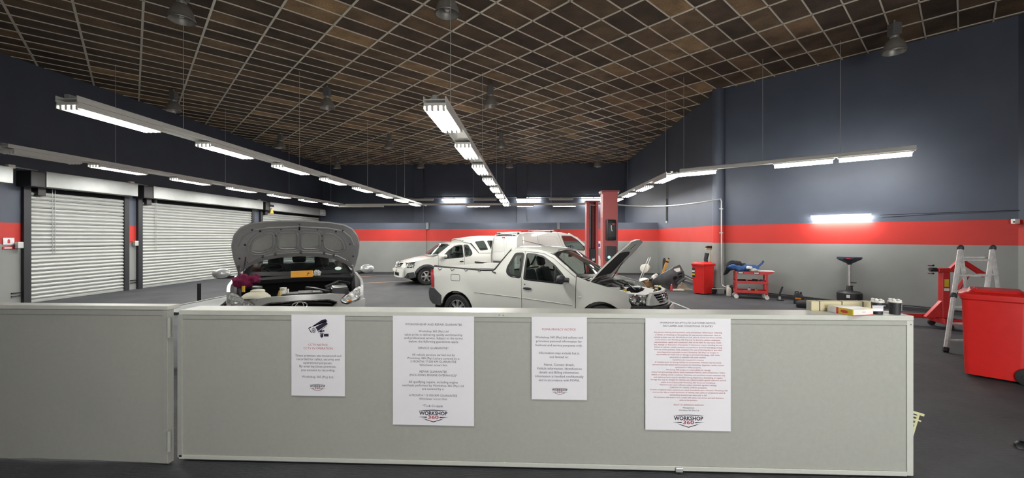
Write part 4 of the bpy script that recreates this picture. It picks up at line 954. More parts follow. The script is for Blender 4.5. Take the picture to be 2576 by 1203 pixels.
    for sy in (-1, 1): panel('screen_pillar', B, t, [(2.28, 1.80), (2.30, 1.84), (2.75, 1.62), (3.10, 1.24), (3.05, 1.20), (2.97, 1.44), (2.63, 1.70)], lambda x, z, sy=sy: (x, sy*(vn_w(x, z)-.0), z), res=.08, thick=.08, inward=(0, -sy, 0))
    panel('bonnet', B, t, [(3.10, -.72), (3.10, .72), (3.55, .66), (3.78, .55), (3.84, 0), (3.78, -.55), (3.55, -.66)], lambda x, y: (x, y, 1.22-.16*(x-3.1)-.30*max(0, x-3.4)**1.6-.05*(y/.7)**2), res=.1, thick=.02, inward=(0, 0, -1))
    panel('nose', B, t, rounded([(-.70, .70), (.70, .70), (.64, .98), (-.64, .98)], .04), lambda y, z: (3.90-.12*(abs(y)/.7)**2-.10*(z-.7), y, z), [rounded([(-.45, .75), (.45, .75), (.42, .86), (-.42, .86)], .02)], res=.1, thick=.05, inward=(-1, 0, 0))
    MB().box(3.62, 3.80, -.70, .70, .30, .72).build('exposed_crash_bar', M_black, t, 30, .03)
    MB().box(.10, 3.6, -.72, .72, .30, .36).build('underbody', M_under, t, 0); MB().box(1.70, 1.73, -.78, .78, .36, 1.20).build('load_bulkhead', M_int, t, 0)
    MB().prism([(3.10, .60), (3.10, 1.18), (2.80, 1.20), (2.62, 1.05), (2.60, .6)], -.72, .72, Matrix(((1,0,0,0),(0,0,1,0),(0,1,0,0),(0,0,0,1)))).build('dashboard', M_int, t, 30, .02)
    for y in (-.38, .38): seat(t, 1.98, y, .62, M_seat)
    steering(t, 2.55, -.38, 1.25, -50)
    return t
o3 = CW(-.30, 13.705)
make_van('white panel van with two roof bars seen from its rear doors', (o3.x, o3.y, 0), math.radians(34)+YAW)
# ------------------------------------------------------------------ silver saloon, bonnet up, facing the partition
def sv_w(x, z):
    w = .925-.10*(z-.75)**2 if z < 1.02 else .915-.55*(z-1.02)**1.1
    if x > -.95: w -= .17*max(0, (x+.95)/.95)**2.6
    if x < -3.9: w -= .12*((-3.9-x)/.8)**2
    return w
def make_saloon(label, loc, rz):
    t = thing('silver_car', label, 'car', loc, rz); B = M_cars
    wx = (-.93, -3.75)
    wing = [(-.35, .35), (-.50, .33)]+arc(wx[0], .34, .39, 5, 175, 12)+[(-1.36, .33), (-1.44, .33), (-1.46, 1.08), (-1.20, 1.105), (-.80, 1.02), (-.45, .95), (-.36, .80)]
    fd = [(-1.46, .33), (-2.42, .33), (-2.44, 1.55), (-2.15, 1.545), (-1.90, 1.46), (-1.47, 1.12)]
    rd = [(-2.435, .33), (-3.28, .33)]+arc(wx[1], .34, .42, 30, 60, 4)+[(-3.52, 1.12), (-3.42, 1.35), (-3.0, 1.52), (-2.455, 1.55)]
    rq = [(-3.30, .33)]+arc(wx[1], .34, .39, 8, 172, 12)+[(-4.2, .36), (-4.58, .40), (-4.62, .90), (-4.50, 1.12), (-4.1, 1.16), (-3.65, 1.38), (-3.3, 1.50), (-3.44, 1.35), (-3.54, 1.12), (-3.53, .73)]
    w1 = rounded([(-1.62, 1.12), (-2.38, 1.13), (-2.38, 1.47), (-2.12, 1.47), (-1.90, 1.39)], .03); w2 = rounded([(-2.50, 1.13), (-3.42, 1.15), (-3.34, 1.33), (-2.95, 1.46), (-2.50, 1.475)], .03)
    for sy in (-1, 1):
        fn = lambda x, z, sy=sy: (x, sy*sv_w(x, z), z); inw = (0, -sy, 0)
        panel('front_wing', B, t, wing, fn, res=.07, thick=.04, inward=inw)
        for nm, ol, w in (('front_door', fd, w1), ('rear_door', rd, w2)):
            d = panel(nm, B, t, ol, fn, [w], res=.1, thick=.04, inward=inw)
            panel('window', M_glass, d, w, lambda x, z, sy=sy: (x, sy*(sv_w(x, z)-.01), z), res=.15, thick=0)
            x0 = ol[1][0]+.16; MB().ball((x0, sy*(sv_w(x0, .95)+.01), .95), (.09, .016, .02), 10).build('door_handle', B, d)
        panel('rear_quarter', B, t, rq, fn, res=.1, thick=.04, inward=inw)
        panel('screen_pillar', B, t, [(-1.38, 1.09), (-1.46, 1.10), (-1.90, 1.45), (-2.15, 1.54), (-2.15, 1.58), (-1.92, 1.52), (-1.30, 1.13)], lambda x, z, sy=sy: (x, sy*(sv_w(x, z)-.015), z), res=.06, thick=.06, inward=inw)
        mb = MB(); mc = Vector((-1.55, sy*1.10, 1.125)); mb.ball(mc, (.075, .125, .078), 16)
        mr = mb.build('mirror', B, t); MB().ball(mc+Vector((-.045, 0, -.035)), (.05, .115, .055), 12).build('mirror_base', M_black, mr); MB().tube([mc+Vector((-.01, 0, -.05)), (-1.56, sy*.90, 1.06)], .03, 8).build('mirror_stalk', M_black, mr)
        fl = lambda y, z, sy=sy: (-.10-.30*max(0, (y-.52)/.41)**1.5-.10*(z-.7), sy*y, z)
        ol = rounded([(.53, .79), (.70, .885), (.83, .955), (.865, .925), (.88, .83), (.83, .765), (.64, .715), (.565, .745)], .03, 3)
        lc = lamp_cluster(t, ol, fl, (-.95, -sy*.25, 0), .05, M_refl)
        MB().ball(Vector(fl(.66, .755))+Vector((-.035, 0, 0)), (.015, .04, .02), 10).build('indicator', M_amber, lc)
        wl = [wheel(t, x, sy*.80, sy, .325, 'spoke', M_alu, 10) for x in wx]
        for cx in wx:
            ar = arc(cx, .34, .39, -5, 185, 12)
            MB().add([(x, sy*.86, z) for x, z in ar]+[(x, sy*.60, z) for x, z in ar], [(k, k+1, 14+k, 13+k) for k in range(12)]).build('wheel_well', M_under, t)
        MB().box(-4.66, -4.55, sy*.62-.2, sy*.62+.2, .82, 1.05).build('tail_lamp', M_redlens, t, 30, .03)
    # face
    fx = lambda y, z: (.03-.12*(abs(y)/.6)**2.2-.36*max(0, abs(y)-.55)**1.2-.10*max(0, z-.70)+.06*max(0, .62-z), y, z)
    face_o = rounded([(-.80, .34), (.80, .34), (.90, .55), (.91, .755), (.62, .705), (.545, .74), (.52, .80), (.60, .865), (.40, .893), (0, .905), (-.40, .893), (-.60, .865), (-.52, .80), (-.545, .74), (-.62, .705), (-.91, .755), (-.90, .55)], .012, 2)
    gr = rounded([(-.37, .815), (0, .828), (.37, .815), (.49, .765), (.36, .66), (-.36, .66), (-.49, .765)], .015, 3)
    lg_ = rounded([(-.50, .40), (.50, .40), (.58, .56), (-.58, .56)], .03, 3)
    f = panel('front_fascia', B, t, face_o, fx, [gr, lg_], res=.06, thick=.06, inward=(-1, 0, 0))
    panel('grille', M_blackm, f, inset(gr, -.02), lambda y, z: Vector(fx(y, z))-Vector((.05, 0, 0)), res=.1, thick=0); panel('lower_grille', M_blackm, f, inset(lg_, -.02), lambda y, z: Vector(fx(y, z))-Vector((.06, 0, 0)), res=.12, thick=0)
    gl = gr+gr[:1]; MB().tube([Vector(fx(*p))+Vector((.004, 0, 0)) for p in gl], .009, 6, cap=False).build('grille_frame', M_chrome, f)
    for z in (.70, .79): MB().tube([Vector(fx(y*.04, z-.0004*y*y))-Vector((.02, 0, 0)) for y in range(-10, 11)], .010, 6).build('grille_slat', M_black, f)
    cen = lambda a, b: Vector(fx(a, .765+b))+Vector((.012, 0, 0))
    em = MB().tube([cen(.092*math.cos(2*PI*k/28), .047*math.sin(2*PI*k/28)) for k in range(29)], .0085, 6, cap=False)
    em.tube([cen(-.035, -.040), cen(-.052, .0), cen(-.020, .040)], .009, 6).tube([cen(.035, .040), cen(.052, 0), cen(.020, -.040)], .009, 6).tube([cen(-.046, .012), cen(0, -.004), cen(.046, -.012)], .009, 6)
    em.build('badge', M_chrome, f)
    MB().box(-.32, .34, .005, .012, .0, .0).build('plate_backing', M_black, f, 0) if 0 else None
    MB().cbox((.06, 0, .60), (.015, .50, .11)).build('number_plate', M_whitep, f, 0)
    # bay
    MB().box(-1.20, -.14, -.74, .74, .42, .48).build('engine_tray', M_under, t, 0)
    MB().box(-1.30, -1.22, -.80, .80, .40, 1.02).build('bulkhead', M_blackm, t, 0)
    for sy in (-1, 1): MB().box(-1.2, -.30, sy*.72-.02, sy*.72+.02, .45, .80).build('inner_wing', M_inners, t, 0); MB().lathe([(.11, .93), (.10, .955), (.03, .965), (0, .965)], 18, Matrix.Translation((-.95, sy*.60, 0)), cap=False).build('strut_top', M_black, t)
    MB().box(-.16, -.07, -.52, .52, .78, .875).build('radiator_support', M_black, t, 0, .01)
    e = MB().box(-.78, -.22, -.30, .34, .50, .87).build('engine_cover', M_black, t, 40, .04, seg=3)
    MB().box(-.55, -.30, -.22, .26, .87, .89).build('cover_rib', M_dark, e, 30, .008)
    MB().tube([(-.25, -.25, .84), (-.25, -.25, .945), (-.25, -.235, .955)], .012, 8).build('dipstick', mat('yellow_cap', (.7, .45, .05), .4), e)
    MB().tube([(-.40, -.15, .86), (-.40, -.15, .955)], .014, 8).build('sensor_plug', M_whitep, e); MB().box(-.34, -.29, .17, .27, .89, .915).build('silver_clip', M_alu, e, 0)
    MB().ball((-.38, -.54, .835), (.20, .19, .115), 16).build('washer_bottle', M_cream, t); MB().lathe([(.09, .90), (.09, .955), (.07, .965), (.0, .965)], 18, Matrix.Translation((-.40, -.52, 0))).build('bottle_cap', M_cream, t)
    MB().lathe([(.065, .84), (.065, .90), (.04, .93), (.045, .97), (.0, .975)], 16, Matrix.Translation((-.45, -.21, 0))).build('fluid_reservoir', M_whitep, t)
    bt = MB().box(-.62, -.30, .42, .66, .62, .93).build('battery', M_black, t, 30, .012); MB().box(-.60, -.34, .44, .65, .93, .955).build('battery_cover', M_alu, bt, 30, .01)
    MB().tube([(-.62, .35, .93), (-.70, .55, 1.0), (-.55, .70, .98)], .022, 8).build('hose', M_black, t); MB().tube([(-.30, .40, .88), (-.5, .2, .92), (-.85, .1, .90)], .03, 8).build('hose', M_black, t)
    MB().box(-.80, -.60, .36, .66, .86, .93).build('fuse_box', M_dark, t, 30, .015); MB().box(-.55, -.22, -.02, .30, .88, .905).build('intake_duct', M_dark, t, 30, .01)
    MB().prism([(-.16, -.66), (-.05, -.44), (-.09, -.30), (-.22, -.46)], .855, .872).build('dark_bracket', M_dark, t, 0)
    # cowl, screen, wipers, cabin
    cw_ = [(-1.10, -.80), (-1.10, .80), (-1.30, .83), (-1.52, .60), (-1.60, 0), (-1.52, -.60), (-1.30, -.83)]
    panel('scuttle', M_blackm, t, cw_, lambda x, y: (x, y, 1.045-.12*(x+1.1)-.03*(y/.8)**2), res=.1, thick=.06, inward=(0, 0, -1))
    ws = [(-.80, 1.10), (-.62, 1.44), (-.45, 1.53), (0, 1.56), (.45, 1.53), (.62, 1.44), (.80, 1.10), (.4, 1.085), (0, 1.08), (-.4, 1.085)]
    fws = lambda y, z: (-1.34-(z-1.08)*1.50-.25*(y/.8)**2*(1.75-z)*.0+.0-.0*(y)-.0+(-.10+.20*(1-(y/.8)**2))*.0-.16*(abs(y)/.8)**2*0, y, z)
    w = panel('windscreen', M_glass, t, ws, fws, res=.12, thick=0)
    panel('screen_surround', M_black, w, inset(ws, -.012), lambda y, z: Vector(fws(y, z))+Vector((.004, 0, .003)), [inset(ws, .045)], res=.1, thick=.008, inward=(-1, 0, 0))
    MB().cbox((-1.97, .02, 1.45), (.03, .24, .065)).build('interior_mirror', M_black, w, 40, .02)
    MB().lathe([(0, 0), (.055, 0), (.055, .003), (0, .003)], 18, Matrix.Translation((-1.41, .60, 1.155)) @ Matrix.Rotation(math.radians(56), 4, 'Y'), sx=.6).build('licence_disc', mat('pale_green_disc', (.55, .75, .65), .5), w)
    for y0, y1 in ((-.55, .10), (.10, .62)): MB().tube([(-1.36, y0, 1.07), (-1.42, (y0+y1)/2, 1.115), (-1.46, y1, 1.13)], .010, 6).build('wiper', M_black, t)
    rf = [(-2.02, -.66), (-2.02, .66), (-2.3, .62), (-3.3, .60), (-3.45, 0), (-3.3, -.60), (-2.3, -.62), (-2.02, -.66)][:7]
    panel('roof', B, t, rf, lambda x, y: (x, y, 1.60-.05*(y/.62)**2-.16*max(0, x+2.35)**1.5-.12*max(0, -2.8-x)**1.5), res=.12, thick=.02, inward=(0, 0, -1))
    panel('rear_screen', M_glass, t, [(-.60, 1.50), (.60, 1.50), (.70, 1.16), (-.70, 1.16)], lambda y, z: (-3.42-(1.52-z)*1.9, y, z), res=.2, thick=0)
    panel('boot_lid', B, t, [(-4.05, -.70), (-4.05, .70), (-4.5, .70), (-4.64, .5), (-4.64, -.5), (-4.5, -.70)], lambda x, y: (x, y, 1.15+.06*(x+4.05)-.02*(y/.7)**2), res=.12, thick=.03, inward=(0, 0, -1))
    panel('rear_panel', B, t, [(-.80, .40), (.80, .40), (.78, 1.10), (-.78, 1.10)], lambda y, z: (-4.66+.10*(abs(y)/.8)**3, y, z), res=.15, thick=.03, inward=(1, 0, 0))
    MB().box(-4.4, -1.3, -.80, .80, .32, .40).build('underbody', M_under, t, 0)
    MB().prism([(-1.34, .60), (-1.34, 1.06), (-1.75, 1.10), (-1.98, .98), (-1.95, .6)], -.80, .80, Matrix(((1,0,0,0),(0,0,1,0),(0,1,0,0),(0,0,0,1)))).build('dashboard', M_int, t, 30, .02)
    for y in (-.40, .40): seat(t, -2.50, y, .46, M_seat, 1.0)
    MB().box(-3.45, -2.95, -.70, .70, .50, .72).build('rear_bench', M_seat, t, 40, .05); MB().box(-3.55, -3.42, -.70, .70, .6, 1.16).build('rear_backrest', M_seat, t, 40, .05)
    for y in (-.42, 0, .42): MB().box(-3.56, -3.46, y-.13, y+.13, 1.17, 1.36).build('headrest', M_seat, t, 40, .04)
    steering(t, -2.02, -.40, 1.06, 62)
    # bonnet, standing open on its rear hinge
    ang = math.radians(61); cu, su = math.cos(ang), math.sin(ang)
    def hb(u, v, off=0.0):
        bow = .16*(1-(u/.9)**2)             # crown of the sheet seen end on
        s = v; xx = -1.16+s*cu+bow*.35*su*0; zz = 1.10+s*su
        nrm = .10*(1-(u/.92)**2)-.10*max(0, (s-.75)/.22)**2
        return (xx-(nrm+off)*su*-0-su*(nrm*.55)-off*su, u, zz+cu*nrm*.55+off*cu)
    out = rounded([(-.845, .06), (-.885, .30), (-.90, .52), (-.86, .70), (-.77, .83), (-.64, .905), (-.42, .945), (0, .965), (.42, .945), (.64, .905), (.77, .83), (.86, .70), (.90, .52), (.885, .30), (.845, .06), (.80, .04), (.68, .15), (.50, .235), (.28, .275), (0, .29), (-.28, .275), (-.50, .235), (-.68, .15), (-.80, .04)], .03, 3)
    b = panel('bonnet', B, t, out, lambda u, v: hb(u, v, .03), res=.07, thick=0)
    pads = [rounded(p, .06, 4) for p in ([(-.66, .43), (-.62, .60), (-.50, .715), (-.36, .745), (-.35, .60), (-.37, .47), (-.52, .40)], [(-.285, .46), (-.285, .735), (-.02-.01, .75), (-.03, .46)])]
    pads = pads+[[(-a, c) for a, c in p] for p in pads]
    pads = [inset(p, -.005) for p in pads]
    panel('bonnet_inner', M_inners, b, inset(out, .012), lambda u, v: hb(u, v, -.004+.012*math.exp(-min(seg_dist((u, v), out), 1)**2/.002)), pads, res=.05, thick=.028, inward=(-su*-1*-1, 0, cu))
    for p in pads:
        panel('felt_pad', M_pad, b, inset(p, .008), lambda u, v: hb(u, v, .016), res=.06, thick=0)
        ringp = [Vector(hb(x, y, -.008)) for x, y in p+p[:1]]; MB().tube(ringp, .012, 6, cap=False).build('pressed_rib', M_inners, b)
        ringp = [Vector(hb(x, y, -.004)) for x, y in inset(p, -.045)+inset(p, -.045)[:1]]; MB().tube(ringp, .010, 6, cap=False).build('pressed_rib', M_inners, b)
    ed = [(-.80, .53), (-.74, .68), (-.62, .79), (-.40, .835), (0, .85), (.40, .835), (.62, .79), (.74, .68), (.80, .53)]
    MB().tube([Vector(hb(x, y, -.006)) for x, y in ed], .012, 6).build('pressed_rib', M_inners, b)
    ed = [(-.72, .22), (-.55, .32), (-.30, .37), (0, .385), (.30, .37), (.55, .32), (.72, .22)]
    MB().tube([Vector(hb(x, y, -.006)) for x, y in ed], .015, 6).build('pressed_rib', M_inners, b)
    for u, v in ((-.50, .335), (-.33, .37), (.02, .39), (.36, .37), (.50, .335)): c = Vector(hb(u, v, -.018)); MB().cbox((0, 0, 0), (.02, .028, .045)).build('rubber_stop', M_black, b, 30, .005, loc=c)
    for u, v, r_ in ((-.80, .32, .02), (-.70, .24, .015), (-.72, .55, .022), (-.62, .80, .017), (-.52, .775, .022), (.80, .32, .02), (.70, .24, .015), (.74, .55, .014), (.62, .80, .017), (.52, .775, .02), (-.32, .69, .014), (.32, .69, .014), (.32, .60, .012), (-.25, .80, .012), (.25, .80, .012), (0, .905, .012)):
        c = Vector(hb(u, v, -.014)); Mh = Matrix.Translation(c) @ Matrix.Rotation(PI/2-ang+PI/2, 4, 'Y')
        MB().lathe([(0, -.004), (r_*.7, -.004), (r_*.7, .004), (0, .004)], 10, Mh).build('clip', M_black, b)
    c0, c1 = Vector(hb(0, .80, -.02)), Vector(hb(0, .86, -.03)); MB().tube([c0, c1], .012, 6).build('striker', M_black, b)
    MB().tube([(-.80, -.76, .93), Vector(hb(-.72, .34, -.02))], .007, 6).build('bonnet_stay', M_black, t)
    MB().tube([(-1.0, -.80, .95), Vector(hb(-.82, .20, -.02))], .013, 6).build('hinge_arm', M_black, t)
    for sy in (-1, 1): MB().tube([(-1.22, sy*.80, 1.02), (-1.16, sy*.83, 1.10), Vector(hb(sy*.80, .14, -.015))], .018, 6).build('bonnet_hinge', M_inners, t)
    return t
a5 = math.atan2(-math.cos(math.radians(27.3)), math.sin(math.radians(27.3))); o5 = CW(-2.915, 5.68)
make_saloon('silver car facing the partition with its bonnet standing open', (o5.x, o5.y, 0), a5+YAW)
# ================================================================== red two-post lift
def lift_post(label, px, zc, top, facing, power):
    p = P(px, 597, zc); t = thing('lift_post', label, 'car lift', (p.x, p.y, 0), YAW+(0 if facing > 0 else PI))
    H = top; W, D = .34, .28
    MB().box(-W/2, W/2, -D/2, -D/2+.02, .02, H).build('web', M_lift, t, 0, .004)                       # closed face, local -y
    for s in (-1, 1):
        MB().box(s*W/2-.01, s*W/2+.01, -D/2, D/2, .02, H).build('flange', M_lift, t, 0, .004)
        MB().box(s*(W/2-.035)-.035, s*(W/2-.035)+.035, D/2-.015, D/2, .02, H).build('channel_lip', M_lift, t, 0, .003)
    MB().box(-W/2-.05, W/2+.05, -D/2-.03, D/2+.03, H, H+.03).build('cap_plate', M_lift, t, 0, .004)
    for s in (-1, 1): MB().tube([(s*(W/2+.03), -.06, H-.01), (s*(W/2+.03), .06, H-.01)], .035, 12).build('pulley', M_galv, t)
    MB().box(-W/2-.12, W/2+.12, -D/2-.10, D/2+.22, .0, .025).build('base_plate', M_lift, t, 0, .004)
    c = MB().box(-.10, .10, -.09, .12, .25, 1.35).build('carriage', M_black, t, 0, .01)
    MB().box(-.07, .02, .12, .15, .98, 1.05).build('catch', M_galv, c, 0, .006); MB().box(-.06, .06, .12, .14, .55, .9).build('carriage_plate', M_dark, c, 0, .006)
    MB().tube([(.07, .09, .3), (.07, .09, H-.05)], .012, 6).build('lift_cable', M_galv, t)
    MB().box(-.04, .04, -.10, -.06, .1, H-.1).build('lift_screw', M_dark, t, 0)
    MB().tube([(-.09, .10, H-.10), (.09, .10, H-.10)], .014, 6).build('tie_bar', M_galv, t)
    for s in (-1, 1): MB().box(s*.12, s*1.0, .18, .28, .10, .20).build('swing_arm', M_black, t, 0, .01); 
    if power:
        u = MB().box(-.11, .11, -D/2-.16, -D/2, 1.62, 2.12).build('power_unit', M_black, t, 40, .03)
        MB().box(-.085, .085, -D/2-.175, -D/2-.16, 1.70, 2.04).build('unit_cover', M_dark, u, 40, .01); MB().box(.0, .06, -D/2-.178, -D/2-.175, 2.0, 2.025).build('maker_plate', M_redp, u, 0)
        MB().tube([(-.02, -D/2-.18, 1.98), (-.02, -D/2-.19, 1.88), (.0, -D/2-.19, 1.84)], .012, 6).build('hose', M_galv, u)
        b = MB().box(-.12, .13, -D/2-.10, -D/2, 1.12, 1.48).build('control_box', M_dark, t, 40, .012)
        MB().ball((-.055, -D/2-.105, 1.22), (.035, .012, .035), 12).build('green_light', mat('lit_green_button', (.25, 1, .72), .3, emit=1.2, var=0), b)
        MB().ball((.02, -D/2-.105, 1.22), (.02, .01, .02), 10).build('red_button', M_redp, b)
    return t
lp = lift_post('nearer red lift post with black power unit and control box', 1532, 10.15, 2.80, 1, True)
lift_post('further red lift post with its open channel facing the hall', 1488.5, 12.75, 2.78, -1, False)
# conduit from the lift to the corner column and down
t = thing('white_conduit', 'white conduit sagging from the lift post to the corner column and running down it', 'conduit', (0, 0, 0))
a = CW(2.45, 10.2, 2.50); cpts = []
e0 = CW(2.68, 12.75); e1 = Vector((P1[0]-.12, P1[1]-.34, 0))
for k in range(17):
    s = k/16; x = e0.x+(e1.x-e0.x)*s; y = e0.y+(e1.y-e0.y)*s
    cpts.append((x, y, 2.76+.07*s**1.6-.15*math.sin(PI*s)))
cpts += [(e1.x+.06, e1.y, 2.85), (e1.x+.09, e1.y, 2.78)]
e1b = (e1.x+.09, e1.y)
MB().tube(cpts+[(e1b[0], e1b[1], 2.6), (e1b[0], e1b[1], .30), (e1b[0]+.03, e1b[1]-.02, .24), (e1b[0]+.14, e1b[1]-.08, .20), (e1b[0]+.25, e1b[1]-.18, .20)], .020, 8).build('pipe', M_galv, t)
MB().tube([(e0.x, e0.y, 2.76), (e0.x-.05, e0.y, 2.73), (e0.x-.06, e0.y, 2.62), (e0.x-.06, e0.y, .02)], .018, 8).build('drop_pipe', M_galv, t)
for z in (2.55, 1.83): MB().cbox((e1b[0], e1b[1]+.02, z), (.09, .05, .03)).build('pipe_clip', M_galv, t, 0)
MB().tube([(P1[0]-.50, P1[1]-.30, .16), (e1.x+.4, e1.y-.3, .18)], .018, 8).build('low_pipe', M_galv, t)
t = thing('black_drop_cable', 'thick black cable hanging down the right wall', 'cable', (XR-.03, 14.9, 0))
yk = on_line(1677, (XR-.03, 0), (0, 1))[1]; t.location.y = yk
MB().tube([(0, 0, 2.38), (0, 0, 3.3)], .035, 8).build('cable', M_black, t); MB().tube([(0, 0, 3.3), (0, 0, CEIL)], .012, 6).build('thin_cable', M_dark, t); MB().tube([(0, 0, 2.30), (0, 0, 2.38)], .04, 8).build('plug', M_galv, t)
# ------------------------------------------------------------------ wheelie bins
def wheelie(label, loc, rz, w, d, h, stickers=False):
    t = thing('wheelie_bin', label, 'bin', loc, rz)
    def ring(ww, dd, z, r=.06):
        return [(x, y, z) for x, y in rounded([(-ww/2, -dd/2), (ww/2, -dd/2), (ww/2, dd/2), (-ww/2, dd/2)], r, 4)]
    rs = [ring(w*.84, d*.84, .03, .05), ring(w*.86, d*.86, .10), ring(w*.93, d*.93, h*.80), ring(w*.95, d*.95, h*.90)]
    n = len(rs[0]); mb = MB(); mb.add([v for r in rs for v in r], [(i*n+k, i*n+(k+1) % n, (i+1)*n+(k+1) % n, (i+1)*n+k) for i in range(len(rs)-1) for k in range(n)]+[tuple(range(n))[::-1]])
    mb.build('bin_body', M_bin, t)
    rs = [ring(w*.95, d*.95, h*.875), ring(w, d, h*.89), ring(w, d, h*.925), ring(w*.97, d*.97, h*.93)]
    mb = MB(); mb.add([v for r in rs for v in r], [(i*n+k, i*n+(k+1) % n, (i+1)*n+(k+1) % n, (i+1)*n+k) for i in range(len(rs)-1) for k in range(n)]); mb.build('rim', M_bin, t)
    rs = [ring(w*1.04, d*1.04, h*.915, .07), ring(w*1.04, d*1.04, h*.945, .07), ring(w*.94, d*.94, h*.965, .08), ring(w*.86, d*.80, h*.97, .08), ring(w*.80, d*.72, h*.995, .08)]
    mb = MB(); mb.add([v for r in rs for v in r], [(i*n+k, i*n+(k+1) % n, (i+1)*n+(k+1) % n, (i+1)*n+k) for i in range(len(rs)-1) for k in range(n)]+[tuple((len(rs)-1)*n+k for k in range(n))]); l = mb.build('lid', M_bin, t)
    MB().box(-w*.20, w*.20, -d*.30, -d*.24, h*.993, h*1.005).build('lid_grip', M_bin, l, 30, .004)
    MB().tube([(-w*.42, d*.56, h*.90), (w*.42, d*.56, h*.90)], .018, 8).build('handle', M_bin, t)
    for s in (-1, 1): MB().box(s*w*.36-.02, s*w*.36+.02, d*.46, d*.58, h*.88, h*.92).build('handle_bracket', M_bin, t, 0, .004)
    for s in (-1, 1):
        Mw = Matrix.Translation((s*w*.44, d*.44, .10)) @ Matrix.Rotation(s*PI/2, 4, 'Y')
        wl = MB().lathe([(.02, -.025), (.085, -.028), (.10, -.018), (.10, .018), (.085, .028), (.02, .025)], 24, Mw).build('wheel', M_rubber, t)
        MB().lathe([(0, .018), (.05, .018), (.05, .031), (0, .031)], 16, Mw).build('hub', M_black, wl)
    MB().tube([(-w*.44, d*.44, .10), (w*.44, d*.44, .10)], .012, 6).build('axle', M_black, t)
    if stickers:
        for k, (z0, z1, m) in enumerate(((.80, .74, M_black), (.735, .68, M_plast), (.675, .64, M_black), (.635, .585, M_yel), (.58, .52, M_black))):
            f = lambda z: d*(.43+.045*(z/.8))
            MB().box(-w*.40, -w*.20, -f((z0+z1)/2*h)*1.012-.004, -f((z0+z1)/2*h)*1.012+.02, z1*h, z0*h).build('sticker', m, t, 0)
    return t
gp_ = G(1776, 741); wheelie('small red wheelie bin standing by the corner column', (gp_.x-.02, gp_.y+.16, 0), math.radians(-62), .46, .52, .96, True)
p = CW(5.90, 5.06); wheelie('big red wheelie bin close by at the right edge in front of the ladder', (p.x, p.y, 0), math.radians(-136.4), .58, .57, 1.07)
# ------------------------------------------------------------------ broom and umbrella-like roll behind the small bin
bp_ = P(1787, 640, 12.88)
t = thing('push_broom', 'upside-down push broom with dark bristles leaning behind the small red bin', 'broom', (bp_.x, bp_.y, 0), math.radians(10))
MB().box(-.16, .13, -.03, .03, 1.31, 1.36).build('broom_head', mat('pale_wood', (.60, .48, .30), .6), t, 0, .01)
for k in range(14): MB().box(-.145+.02*k, -.13+.02*k, -.035, .035, 1.36, 1.41+.01*(k % 3)).build('bristles', mat('dark_bristles', (.05, .022, .018), .9), t, 0)
MB().tube([(0, 0, 1.31), (.05, .02, .02)], .013, 8).build('handle', mat('pale_wood', (.6, .48, .3), .6), t)
t = thing('furled_black_cover', 'black folded cover leaning upright behind the small red bin', 'cover', (bp_.x-.16, bp_.y-.02, 0))
MB().tube([(.05, 0, 1.20), (0, -.02, 1.0), (.06, 0, .75), (.16, .02, .30), (.20, .03, .02)], .07, 8, r1=.03).build('folded_cloth', M_seat, t)
# ------------------------------------------------------------------ red tool trolley and what lies on it
tp = G(1893, 752); tr = thing('tool_trolley', 'red three-tier tool trolley on white castors under the pile of blue cloth', 'trolley', (tp.x, tp.y+.12, 0), math.radians(-18))
TW, TD = .78, .40
for z in (.16, .42, .68):
    s = MB().box(-TW/2, TW/2, -TD/2, TD/2, z, z+.012).build('shelf', M_red, tr, 0)
    for y in (-TD/2, TD/2): MB().box(-TW/2, TW/2, y-.008, y+.008, z, z+.075).build('shelf_lip', M_red, s, 0, .004)
    for x in (-TW/2, TW/2): MB().box(x-.008, x+.008, -TD/2, TD/2, z, z+.075).build('shelf_lip', M_red, s, 0, .004)
for x in (-TW/2+.02, TW/2-.02):
    for y in (-TD/2+.01, TD/2-.01):
        MB().box(x-.025, x+.025, y-.012, y+.012, .12, .74).build('upright', M_red, tr, 0, .004)
        c = MB().lathe([(.012, -.014), (.05, -.016), (.055, -.008), (.055, .008), (.05, .016), (.012, .014)], 18, Matrix.Translation((x, y, .055)) @ Matrix.Rotation(PI/2, 4, 'X')).build('castor', M_whitep, tr)
        MB().box(x-.02, x+.02, y-.025, y+.025, .09, .125).build('castor_fork', M_galv, c, 0)
MB().prism([(TW/2, .68), (TW/2, .75), (TW/2+.14, .76), (TW/2+.12, .72)], -TD/2, TD/2, Matrix(((1,0,0,0),(0,0,1,0),(0,1,0,0),(0,0,0,1)))).build('side_tray', M_red, tr, 0)
for x in (-.26, .12): 
    s = MB().box(x-.08, x+.07, -TD/2-.012, -TD/2-.008, .695, .74).build('maker_label', M_black, tr, 0); MB().box(x-.06, x+.05, -TD/2-.0135, -TD/2-.012, .705, .73).build('label_print', M_plast, s, 0)
Mt = tr.matrix_basis.copy()
def on_trolley(x, y, z): return Mt @ Vector((x, y, z))
M_blue = mat('blue_workwear', (.022, .075, .22), .85, 0, .2, 8, bump=.4, bscale=30); M_gcloth = mat('grey_rag', (.42, .40, .34), .9, bump=.5, bscale=40); M_bcloth = mat('black_cloth', (.010, .010, .012), .9, bump=.4, bscale=30)
